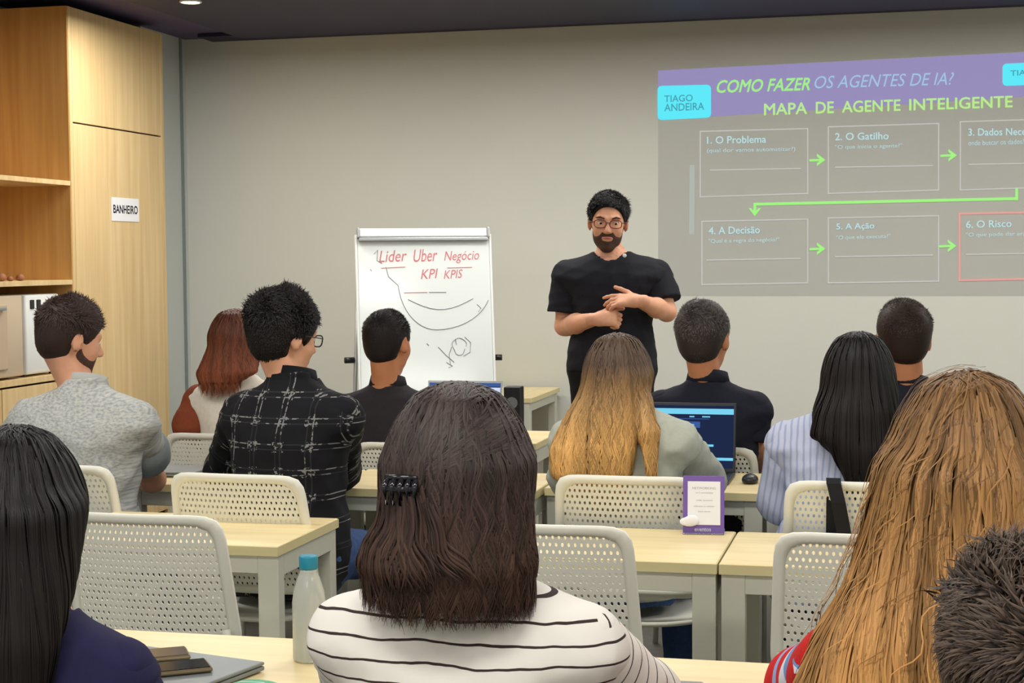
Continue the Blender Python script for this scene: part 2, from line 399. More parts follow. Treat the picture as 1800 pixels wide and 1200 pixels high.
# row C (front of the picture)
desk(-.857, 2.445, 'pale desk carrying the two phones and the closed grey laptop in the nearest row')
desk(-.153, 2.445, 'pale desk in the nearest row in front of the striped shirt woman')
desk(.551, 2.447, 'pale desk in the nearest row in front of the woman with long honey blonde hair')
# row B
desk(-1.575, 3.842, 'pale desk with its free right end by the aisle, behind the plaid shirt man')
desk(-.437, 3.836, 'pale desk holding the purple framed card behind the blonde woman')
desk(.271, 3.836, 'pale desk directly right of the purple framed card, behind the light blue shirt woman')
# row A
desk(-1.843, 4.862, 'pale desk where the man in the grey shirt rests his elbow')
desk(-1.138, 4.885, 'pale desk under the elbow of the man in the black plaid shirt')
desk(-.425, 5.015, 'pale desk with the open dark laptop in front of the blonde woman')
desk(.283, 5.015, 'pale desk in front of the woman in the light blue striped shirt')
# front row Z
desk(-2.13, 6.21, 'pale front row desk ahead of the woman with auburn hair')
desk(-1.43, 6.21, 'pale front row desk with a laptop ahead of the short-haired man')
desk(-.15, 6.21, 'pale front row desk ahead of the grey-haired man')
desk(.554, 6.21, 'pale front row desk ahead of the dark-haired man in navy')
pd = copy_tree(desk0); pd.location = (-1.90, 8.20, .02); pd.rotation_euler = (0, 0, R(90)); pd.scale = (1.02, 1, 1.0)
pd.location = (-1.92, 8.60, .0)
tag(pd, 'pale desk standing end-on by the back wall between flip chart and presenter', 'desk', 'pale classroom desks in rows')

# ------------------------------------------------------------------ perforated chairs
def chair_back_map(u, v):
    """u -1..1 across, v 0..1 upward -> point on the curved back"""
    wdt = .222-.016*v
    z = .53+.35*v
    return np.stack([u*wdt, .050-.075*v+.028*u*u*(1-.3*v), z], -1)
def make_chair():
    e = empty('perforated_chair', (0, 0, 0))
    nx, nz = 26, 18; u0, v0 = .90, .055; th = .005
    V, Fc = [], []
    hw, hh = .24, .28
    def P(u, v, t):
        p = chair_back_map(np.array(u), np.array(v)); return (p[0], p[1]+t, p[2])
    for r_ in range(nz):
        sh = .5 if r_ % 2 else 0
        for c_ in range(nx - (1 if r_ % 2 else 0)):
            cu, cv = c_+.5+sh, r_+.5
            for side in (0, 1):
                out = [(cu-.5, cv-.5), (cu, cv-.5), (cu+.5, cv-.5), (cu+.5, cv+.5), (cu, cv+.5), (cu-.5, cv+.5)]
                inn = [(cu+hw*math.cos(a), cv+hh*math.sin(a)) for a in [R(22.5+45*k) for k in range(8)]]
                for a, b in out+inn:
                    V.append(P(-u0+2*u0*a/nx, v0+(1-2*v0)*b/nz, -th/2 if side == 0 else th/2))
            b0 = len(V)-28; o_, i_ = b0, b0+6
            # octagon indices: 0:22.5 1:67.5 2:112.5 3:157.5 4:202.5 5:247.5 6:292.5 7:337.5
            fs = [(0, 1, 2, 12, 11) , (2, 3, 6, 13), (3, 4, 5, 8, 7), (5, 0, 10, 9), (2, 13, 12), (3, 7, 6), (5, 9, 8), (0, 11, 10)]
            for f in fs:
                Fc.append(tuple(b0+k for k in f)); Fc.append(tuple(b0+14+k for k in f[::-1]))
            for k in range(8):
                a, b = b0+6+k, b0+6+(k+1) % 8; Fc.append((a, b, b+14, a+14))
        if r_ % 2:                                      # half cells at both ends
            for a0, a1 in ((0, .5), (nx-.5, nx)):
                b0 = len(V)
                for t in (-th/2, th/2):
                    for a, b in ((a0, r_), (a1, r_), (a1, r_+1), (a0, r_+1)): V.append(P(-u0+2*u0*a/nx, v0+(1-2*v0)*b/nz, t))
                Fc += [(b0, b0+1, b0+2, b0+3), (b0+7, b0+6, b0+5, b0+4)]
    mk('back_panel', V, Fc, m_chair, e)
    # rim: flat rounded frame swept round the panel
    def outline(n=64):
        pts = []
        r = .055; W, H = .222, .35
        for i in range(n):
            t = i/n*math.tau; c, s_ = math.cos(t), math.sin(t)
            q = 9.; k = (abs(c)**q+abs(s_)**q)**(-1/q); pts.append((c*k, s_*k))
        return pts
    V, Fc = [], []; ol = outline(); n = len(ol)
    for a, b in ol:
        L = max(abs(a), abs(b))
        def PP(f, g, t): 
            uu, vv = a*f, .5+.5*b*g; p = chair_back_map(np.array(uu), np.array(vv)); return (p[0], p[1]+t, p[2])
        fi, gi = .885, .865; fo, go = 1.0, 1.0
        V += [PP(fi, gi, -.006), PP((fi+fo)/2, (gi+go)/2, -.0085), PP(fo, go, -.0055), PP(fo*1.012, go*1.01, 0), PP(fo, go, .0055), PP((fi+fo)/2, (gi+go)/2, .008), PP(fi, gi, .006)]
    m_ = 7
    for i in range(n):
        j = (i+1) % n
        for k in range(m_): Fc.append((i*m_+k, i*m_+(k+1) % m_, j*m_+(k+1) % m_, j*m_+k))
    mk('back_frame', V, Fc, m_chair, e, True)
    # seat shell
    V, Fc = [], []; N = 20
    for lay in (0, 1):
        for i in range(N+1):
            for j in range(N+1):
                a, b = i/N*2-1, j/N*2-1; k = 1-.10*(a*a*b*b)
                x, y = a*.215*k, .26+b*.215*k
                V.append((x, y, .452+.018*(a*a)-.03*max(0, b-.6)*2+.012*max(0, -b-.5)-(.012 if lay else 0)))
    W_ = N+1; off = W_*W_
    for i in range(N):
        for j in range(N):
            q = [i*W_+j, (i+1)*W_+j, (i+1)*W_+j+1, i*W_+j+1]; Fc += [tuple(q), tuple(off+k for k in q[::-1])]
    br = [i*W_ for i in range(W_)]+[N*W_+j for j in range(1, W_)]+[i*W_+N for i in range(N-1, -1, -1)]+[j for j in range(N-1, 0, -1)]
    for k in range(len(br)): a, b = br[k], br[(k+1) % len(br)]; Fc.append((a, off+a, off+b, b))
    mk('seat', V, Fc, m_chair, e, True)
    for x in (-1, 1):
        MB().tube([(x*.19, .10, .43), (x*.2, .045, .45), (x*.205, .035, .52), (x*.195, .032, .60)], .011).build('back_support', m_frame, e, True)
        MB().tube([(x*.19, .12, .435), (x*.21, .02, .2), (x*.225, -.04, .0)], .011).build('leg', m_frame, e, True)
        MB().tube([(x*.19, .40, .43), (x*.21, .44, .2), (x*.22, .46, .0)], .011).build('leg', m_frame, e, True)
        MB().tube([(x*.19, .10, .434), (x*.19, .40, .434)], .010).build('seat_rail', m_frame, e, True)
    return e
ch0 = make_chair(); chf = [True]
def chair(x, y, label, rz=0, sz=1.0):
    o = ch0 if chf[0] else copy_tree(ch0); chf[0] = False
    o.location = (x, y, 0); o.rotation_euler = (0, 0, rz); o.scale = (1, 1, sz)
    return tag(o, label, 'chair', 'off-white perforated plastic chairs')
chair(-1.765, 3.47, 'empty off-white perforated chair behind the phones and laptop, beside the dark-haired woman')
chair(-.795, 3.51, 'empty off-white perforated chair partly hidden by the striped shirt woman')
chair(-.065, 3.515, 'empty off-white perforated chair beside the honey blonde woman\'s hair')
chair(-2.47, 4.27, 'off-white perforated chair under the man in the grey shirt')
chair(-1.832, 4.175, 'off-white perforated chair under the man in the black plaid shirt', R(-3))
chair(-.735, 4.335, 'off-white perforated chair under the blonde woman, behind the purple card')
chair(-.10, 4.33, 'off-white perforated chair with a black strap hung on its back')
chair(-2.52, 5.56, 'off-white perforated chair under the woman with auburn hair', 0, .945)
chair(-1.74, 5.50, 'off-white perforated chair under the short-haired man by the flip chart', 0, .93)
chair(-.70, 5.56, 'off-white perforated chair under the grey-haired man', 0, .93)
chair(.0, 5.56, 'off-white perforated chair under the man in navy near the slide', 0, .93)
chair(-.60, 1.93, 'off-white perforated chair under the striped shirt woman')
chair(.09, 2.02, 'off-white perforated chair under the honey blonde woman')
chair(-1.38, 2.02, 'off-white perforated chair under the woman in the navy top')
chair(.16, 1.36, 'off-white perforated chair under the nearest person with dark short hair')

# ------------------------------------------------------------------ distance fields -> one continuous surface
def V3(*a): return np.array(a, float)
def smin(a, b, k):
    if k <= 0: return np.minimum(a, b)
    h = np.maximum(k-np.abs(a-b), 0)/k
    return np.minimum(a, b)-h*h*k*.25
class Field:
    def __init__(s): s.p = []; s.cuts = []; s.extra = None
    def add(s, f, lo, hi, k=.02, op='u'): s.p.append((f, np.array(lo, float), np.array(hi, float), k, op)); return s
    def cap(s, a, b, ra, rb=None, k=.02, op='u', flat=False, sy=1.):
        a, b = np.array(a, float), np.array(b, float); rb = ra if rb is None else rb; ab = b-a; L2 = max(ab@ab, 1e-9); L = math.sqrt(L2)
        def f(p):
            q = p-a; t = np.clip((q@ab)/L2, 0, 1)
            d = np.linalg.norm(q-t[..., None]*ab, axis=-1)-(ra+(rb-ra)*t)
            if flat: d = np.maximum(d, (q@ab)/L-L)
            return d
        r = max(ra, rb); return s.add(f, np.minimum(a, b)-r, np.maximum(a, b)+r, k, op)
    def ell(s, c, r, Rm=None, k=.02, op='u'):
        c, r = np.array(c, float), np.array(r, float)
        def f(p):
            q = p-c
            if Rm is not None: q = q@Rm
            k0 = np.linalg.norm(q/r, axis=-1); k1 = np.linalg.norm(q/(r*r), axis=-1)+1e-9
            return k0*(k0-1)/k1
        m = r.max(); return s.add(f, c-m, c+m, k, op)
    def loft(s, st, k=.03, op='u', ty=0., piv=(0, 0), sq=2.3, infl=0.):
        """st: rows (z, cx, cy, rx, ry) upward"""
        st = np.array(st, float); zz = st[:, 0]; c_, s_ = math.cos(-ty), math.sin(-ty)
        zf = np.linspace(zz[0], zz[-1], 80)
        # smooth interpolation of the stations
        tab = np.stack([np.interp(zf, zz, st[:, j]) for j in range(1, 5)], 1)
        for _ in range(3):
            t2 = tab.copy(); t2[1:-1] = (tab[:-2]+2*tab[1:-1]+tab[2:])/4; tab = t2
        def f(p):
            x = p[..., 0]-piv[0]; y = p[..., 1]-piv[1]; z = np.clip(p[..., 2], zz[0], zz[-1])
            x, y = x*c_-y*s_, x*s_+y*c_
            cx, cy, rx, ry = (np.interp(z, zf, tab[:, j]) for j in range(4))
            rx = rx+infl; ry = ry+infl
            qx, qy = np.abs((x-cx)/rx), np.abs((y-cy)/ry)
            g = (qx**sq+qy**sq+1e-9)**(1/sq)
            d = (g-1)*np.minimum(rx, ry)
            dz = np.abs(p[..., 2]-z)-infl
            return np.where(dz > 0, np.sqrt(np.maximum(d, 0)**2+dz*dz)+np.minimum(d, 0)*.0, d) if False else np.maximum(d, dz)
        m = st[:, 3:].max()+infl+np.abs(st[:, 1:3]).max()
        return s.add(f, (piv[0]-m, piv[1]-m, zz[0]-infl), (piv[0]+m, piv[1]+m, zz[-1]+infl), k, op)
    def cut(s, c, n, k=.0):
        c, n = np.array(c, float), np.array(n, float); n = n/np.linalg.norm(n); s.cuts.append((c, n, k)); return s
    def _comb(s, f, d, k, op):
        if op == 'u': return smin(f, d, k)
        if op == 's': return -smin(-f, d, k)
        return np.maximum(f, d)
    def __call__(s, p):
        f = np.full(p.shape[:-1], .3)
        for fn, lo, hi, k, op in s.p: f = s._comb(f, fn(p), k, op)
        if s.extra is not None: f = f+s.extra(p)
        for c, n, k in s.cuts: f = np.maximum(f, (p-c)@n)
        return f
    def grad(s, p, e=.003):
        f0 = s(p); g = np.stack([s(p+np.eye(3)[i]*e)-f0 for i in range(3)], -1)
        return f0, g/(np.linalg.norm(g, axis=-1, keepdims=True)+1e-9)
    def surface(s, h=.009, relax=1):
        lo = np.min([q[1] for q in s.p if q[4] == 'u'], 0)-3*h; hi = np.max([q[2] for q in s.p if q[4] == 'u'], 0)+3*h
        n = np.ceil((hi-lo)/h).astype(int)+1
        ax = [lo[i]+h*np.arange(n[i]) for i in range(3)]
        f = np.full(tuple(n), .3)
        for fn, l, u, k, op in s.p:
            m = k+3*h+.02
            a = np.clip(np.floor((l-m-lo)/h).astype(int), 0, n); b = np.clip(np.ceil((u+m-lo)/h).astype(int)+1, 0, n)
            if np.any(b <= a): continue
            sl = tuple(slice(a[i], b[i]) for i in range(3))
            P = np.stack(np.meshgrid(ax[0][sl[0]], ax[1][sl[1]], ax[2][sl[2]], indexing='ij'), -1)
            f[sl] = s._comb(f[sl], fn(P), k, op)
        if s.extra is not None or s.cuts:
            P = np.stack(np.meshgrid(*ax, indexing='ij'), -1)
            if s.extra is not None: f = f+s.extra(P)
            for c, nn, k in s.cuts: f = np.maximum(f, (P-c)@nn)
        return nets(f, lo, h)
def nets(f, lo, h):
    s = f < 0; c = np.zeros(tuple(np.array(f.shape)-1), np.int8)
    off = [(i, j, k) for i in (0, 1) for j in (0, 1) for k in (0, 1)]
    sh = np.array(c.shape)
    for o in off: c += s[o[0]:o[0]+sh[0], o[1]:o[1]+sh[1], o[2]:o[2]+sh[2]]
    cells = np.argwhere((c > 0) & (c < 8)); idx = -np.ones(c.shape, np.int64); idx[tuple(cells.T)] = np.arange(len(cells))
    acc = np.zeros((len(cells), 3)); cnt = np.zeros(len(cells))
    for a in off:
        for d in range(3):
            if a[d]: continue
            b = list(a); b[d] = 1
            fa = f[tuple((cells+a).T)]; fb = f[tuple((cells+b).T)]; m = (fa < 0) != (fb < 0)
            t = np.where(m, fa/np.where(m, fa-fb, 1), 0); p = np.tile(np.array(a, float), (len(cells), 1)); p[:, d] += t
            acc[m] += p[m]; cnt[m] += 1
    V = lo+h*(cells+acc/cnt[:, None]); Q = []
    for d in range(3):
        u, v = (d+1) % 3, (d+2) % 3
        a = [slice(None)]*3; b = [slice(None)]*3; a[d] = slice(0, -1); b[d] = slice(1, None)
        e = np.argwhere(s[tuple(a)] != s[tuple(b)])
        e = e[(e[:, u] > 0) & (e[:, v] > 0) & (e[:, u] < sh[u]) & (e[:, v] < sh[v])]
        if not len(e): continue
        inside = s[tuple(e.T)]
        q = []
        for du, dv in ((-1, -1), (0, -1), (0, 0), (-1, 0)):
            x = e.copy(); x[:, u] += du; x[:, v] += dv; q.append(idx[tuple(x.T)])
        q = np.stack(q, 1); q[~inside] = q[~inside][:, ::-1]; Q.append(q)
    return V, np.concatenate(Q)
def wrinkles(seed, amp, sc=1.):
    r = np.random.RandomState(seed); D = r.normal(size=(7, 3)); D /= np.linalg.norm(D, axis=1)[:, None]; D[:, 2] *= 1.4
    fr = r.uniform(16, 44, 7)*sc; ph = r.uniform(0, 6.28, 7)
    def f(p):
        w_ = np.sin(p[..., 2]*9+ph[0])*.9+np.sin(p[..., 0]*11+ph[1])*.8; o = 0
        for i in range(7): o = o+np.abs(np.sin((p@D[i])*fr[i]+ph[i]+w_))**.7-.6
        return amp*o/2.2
    return f

# ------------------------------------------------------------------ materials of people
def skin_mat(name, col): 
    m = mat(name, col, rough=.5, noise=.10, nscale=28, spec=.35, bump=.08, bscale=500); b = m.node_tree.nodes['Principled BSDF']
    b.inputs['Subsurface Weight'].default_value = .08; b.inputs['Subsurface Radius'].default_value = (.02, .008, .004); return m
def hair_mat(name, root, tip=None, var=.35, rough=.42, pos=(.25, .75)):
    """colour runs from root to tip of each strand and differs from strand to strand"""
    tip = tip or root; m = bpy.data.materials.new(name); m.use_nodes = True; nt = m.node_tree; b = nt.nodes['Principled BSDF']
    at_ = nt.nodes.new('ShaderNodeAttribute'); at_.attribute_name = 'strand'
    sx = nt.nodes.new('ShaderNodeSeparateXYZ'); nt.links.new(at_.outputs['Vector'], sx.inputs[0])
    r = nt.nodes.new('ShaderNodeValToRGB'); r.color_ramp.elements[0].position = pos[0]; r.color_ramp.elements[1].position = pos[1]
    r.color_ramp.elements[0].color = root; r.color_ramp.elements[1].color = tip; nt.links.new(sx.outputs[1], r.inputs[0])
    mr = nt.nodes.new('ShaderNodeMapRange'); mr.inputs['To Min'].default_value = 1-var; mr.inputs['To Max'].default_value = 1+var; nt.links.new(sx.outputs[0], mr.inputs['Value'])
    mx = nt.nodes.new('ShaderNodeVectorMath'); mx.operation = 'SCALE'; nt.links.new(r.outputs[0], mx.inputs[0]); nt.links.new(mr.outputs[0], mx.inputs['Scale'])
    nt.links.new(mx.outputs[0], b.inputs['Base Color']); b.inputs['Roughness'].default_value = rough+.08; b.inputs['Specular IOR Level'].default_value = .22
    return m
def coord_mat(name, base, rough=.85):
    m = bpy.data.materials.new(name); m.use_nodes = True; nt = m.node_tree; b = nt.nodes['Principled BSDF']; b.inputs['Roughness'].default_value = rough
    b.inputs['Specular IOR Level'].default_value = .2
    a = nt.nodes.new('ShaderNodeAttribute'); a.attribute_name = 'cloth'; sx = nt.nodes.new('ShaderNodeSeparateXYZ'); nt.links.new(a.outputs['Vector'], sx.inputs[0])
    return m, nt, b, a, sx
def mth(nt, op, a, b=None, c=None):
    n = nt.nodes.new('ShaderNodeMath'); n.operation = op
    for i, v in enumerate((a, b, c)):
        if v is None: continue
        if isinstance(v, (int, float)): n.inputs[i].default_value = v
        else: nt.links.new(v, n.inputs[i])
    return n.outputs[0]
def lines_mask(nt, x, period, width, phase=0.):
    t = mth(nt, 'FRACT', mth(nt, 'ADD', mth(nt, 'DIVIDE', x, period), 50+phase)); d = mth(nt, 'ABSOLUTE', mth(nt, 'SUBTRACT', t, .5))
    return mth(nt, 'LESS_THAN', d, width/period/2)
def mixc(nt, fac, c1, c2):
    n = nt.nodes.new('ShaderNodeMix'); n.data_type = 'RGBA'
    if isinstance(fac, (int, float)): n.inputs[0].default_value = fac
    else: nt.links.new(fac, n.inputs[0])
    for i, c in ((6, c1), (7, c2)):
        if isinstance(c, tuple): n.inputs[i].default_value = c
        else: nt.links.new(c, n.inputs[i])
    return n.outputs[2]
def nz(nt, vec, scale, detail=3):
    n = nt.nodes.new('ShaderNodeTexNoise'); n.inputs['Scale'].default_value = scale; n.inputs['Detail'].default_value = detail; nt.links.new(vec, n.inputs[0]); return n.outputs['Fac']
def stripe_mat(name, base, ink, period, width, ph=0., axis=1):
    m, nt, b, a, sx = coord_mat(name, base); wob = mth(nt, 'MULTIPLY', mth(nt, 'SUBTRACT', nz(nt, a.outputs['Vector'], 9), .5), .018)
    nt.links.new(mixc(nt, lines_mask(nt, mth(nt, 'ADD', sx.outputs[axis], wob), period, width, ph), base, ink), b.inputs['Base Color']); return m
def plaid_mat():
    m, nt, b, a, sx = coord_mat('black_plaid_cloth', lin(24, 24, 27))
    br = mth(nt, 'GREATER_THAN', nz(nt, a.outputs['Vector'], 70, 2), .46); br2 = mth(nt, 'GREATER_THAN', nz(nt, a.outputs['Vector'], 13, 1), .52)
    v1 = mth(nt, 'MAXIMUM', lines_mask(nt, sx.outputs[0], .088, .0035), lines_mask(nt, sx.outputs[0], .088, .0028, .17))
    h1 = mth(nt, 'MAXIMUM', lines_mask(nt, sx.outputs[1], .075, .0035), lines_mask(nt, sx.outputs[1], .075, .0028, .2))
    both = mth(nt, 'MULTIPLY', mth(nt, 'MULTIPLY', mth(nt, 'MAXIMUM', v1, h1), br), br2)
    cross = mth(nt, 'MULTIPLY', mth(nt, 'MULTIPLY', lines_mask(nt, sx.outputs[0], .088, .035, .08), lines_mask(nt, sx.outputs[1], .075, .030, .1)), mth(nt, 'GREATER_THAN', nz(nt, a.outputs['Vector'], 110, 2), .56))
    soft = mixc(nt, mth(nt, 'MULTIPLY', mth(nt, 'MAXIMUM', v1, h1), .5), lin(22, 22, 26), lin(56, 58, 62))
    nt.links.new(mixc(nt, mth(nt, 'MAXIMUM', both, cross), soft, lin(128, 128, 126)), b.inputs['Base Color']); return m
def heather_mat(name, c1, c2, sc=90):
    m, nt, b, a, sx = coord_mat(name, c1); mp = nt.nodes.new('ShaderNodeMapping'); mp.inputs['Scale'].default_value = (1, 1.8, 1); nt.links.new(a.outputs['Vector'], mp.inputs[0])
    r = nt.nodes.new('ShaderNodeValToRGB'); r.color_ramp.elements[0].position = .36; r.color_ramp.elements[1].position = .60
    r.color_ramp.elements[0].color = c2; r.color_ramp.elements[1].color = c1; nt.links.new(nz(nt, mp.outputs[0], sc, 4), r.inputs[0]); nt.links.new(r.outputs[0], b.inputs['Base Color']); return m
def floral_mat():
    m, nt, b, a, sx = coord_mat('floral_cloth', lin(210, 60, 60)); v = nt.nodes.new('ShaderNodeTexVoronoi'); v.inputs['Scale'].default_value = 22; nt.links.new(a.outputs['Vector'], v.inputs[0])
    r = nt.nodes.new('ShaderNodeValToRGB'); r.color_ramp.interpolation = 'CONSTANT'; el = r.color_ramp.elements
    el[0].position = 0; el[0].color = lin(205, 34, 36); el[1].position = .42; el[1].color = lin(150, 175, 220)
    for p, c in ((.62, lin(205, 34, 36)), (.78, lin(225, 228, 236)), (.9, lin(110, 150, 205))): e_ = el.new(p); e_.color = c
    s_ = nt.nodes.new('ShaderNodeSeparateXYZ'); nt.links.new(v.outputs['Color'], s_.inputs[0]); nt.links.new(s_.outputs[0], r.inputs[0]); nt.links.new(r.outputs[0], b.inputs['Base Color']); return m
def cloth(name, col, noise=.12): return mat(name, col, rough=.85, spec=.2, noise=noise, nscale=60, bump=.15, bscale=700)

SK_A = skin_mat('skin_warm', lin(222, 164, 132)); SK_B = skin_mat('skin_tan', lin(196, 132, 94)); SK_C = skin_mat('skin_fair', lin(230, 176, 146))
m_eye = mat('eye_white', lin(225, 220, 214), rough=.25); m_iris = mat('iris_brown', lin(52, 34, 24), rough=.2); m_lip = mat('lip', lin(176, 96, 84), rough=.5)
m_shoe = mat('shoe_dark', lin(36, 34, 34), rough=.5); m_jean = cloth('denim', lin(60, 84, 128), .3); m_blacktr = cloth('black_trousers', lin(24, 24, 28)); m_beard = mat('beard_dark', lin(84, 58, 46), rough=.9, noise=.5, nscale=160)

# ------------------------------------------------------------------ strands
def ribbons(P, N_, width, rnd):
    """P (n, s, 3) paths, N_ (n, s, 3) surface normals, width (n, s)"""
    n, s_, _ = P.shape; T = np.gradient(P, axis=1); B = np.cross(T, N_); B /= np.linalg.norm(B, axis=-1, keepdims=True)+1e-9
    L = P-B*width[..., None]*.5; Rr = P+B*width[..., None]*.5; Mi = P+N_*width[..., None]*.28
    V = np.stack([L, Mi, Rr], 2).reshape(-1, 3)
    i = np.arange(n)[:, None]*s_*3+np.arange(s_-1)[None]*3; i = i.ravel()
    Q = np.concatenate([np.stack([i, i+1, i+4, i+3], 1), np.stack([i+1, i+2, i+5, i+4], 1)])
    t = np.linspace(0, 1, s_); A = np.zeros((n, s_, 3, 3)); A[..., 0] = rnd[:, None, None]; A[..., 1] = t[None, :, None]
    return V, Q, A.reshape(-1, 3)
def march(fn, P0, dirf, steps, step, lo_off, hi_off, width, seed=0, wave=0., wl=.07, taper=.35, hang=True, tz=None):
    r = np.random.RandomState(seed); n = len(P0); off = r.uniform(lo_off, hi_off, n); p = P0.copy(); f0, g = fn.grad(p); p = p-g*(f0-off)[:, None]
    P, Ns = [p.copy()], [g.copy()]; ph = r.uniform(0, 6.28, n)*.5+np.arctan2(P0[:, 0]-P0[:, 0].mean(), P0[:, 1]-P0[:, 1].mean())*5
    ln = r.uniform(.72, 1., n)[:, None] if np.isscalar(step) else 1
    for k in range(steps):
        d = dirf(p, k); d = d-g*np.sum(d*g, 1, keepdims=True); d /= np.linalg.norm(d, axis=1, keepdims=True)+1e-9
        if wave: d = d+np.cross(d, g)*(wave*np.cos(ph+k*np.mean(step)/wl*6.28))[:, None]
        p = p+d*step*ln; f0, g2 = fn.grad(p); g = g*.4+g2*.6; g /= np.linalg.norm(g, axis=1, keepdims=True)
        p = p-g*np.clip(f0-off, -.02, .02)[:, None]*.8
        P.append(p.copy()); Ns.append(g.copy())
    P = np.stack(P, 1); Ns = np.stack(Ns, 1); t = np.linspace(0, 1, steps+1)
    W = width*r.uniform(.6, 1.3, n)[:, None]*np.clip((1-t)/taper, .12, 1)[None]
    cl = .5+.5*np.sin(ph*1.7+r.normal(0, .5, n)); rnd = np.clip(.55*cl+.45*r.uniform(0, 1, n), 0, 1)
    return ribbons(P, Ns, W, rnd)
def hair_object(parent, base, strands, m, zr=None, h=.007, name='hair'):
    V, Q = base.surface(h); A = np.zeros((len(V), 3)); A[:, 0] = .12
    if zr: A[:, 1] = np.clip((zr[0]-V[:, 2])/(zr[0]-zr[1]), 0, 1)
    Vs, Qs, As = [V], [Q], [A]; n = len(V)
    for v, q, a in strands:
        if zr: a[:, 1] = np.clip((zr[0]-v[:, 2])/(zr[0]-zr[1]), 0, 1)
        Vs.append(v); Qs.append(q+n); As.append(a); n += len(v)
    return mk(name, np.concatenate(Vs), np.concatenate(Qs), m, parent, True, {'strand': np.concatenate(As)})

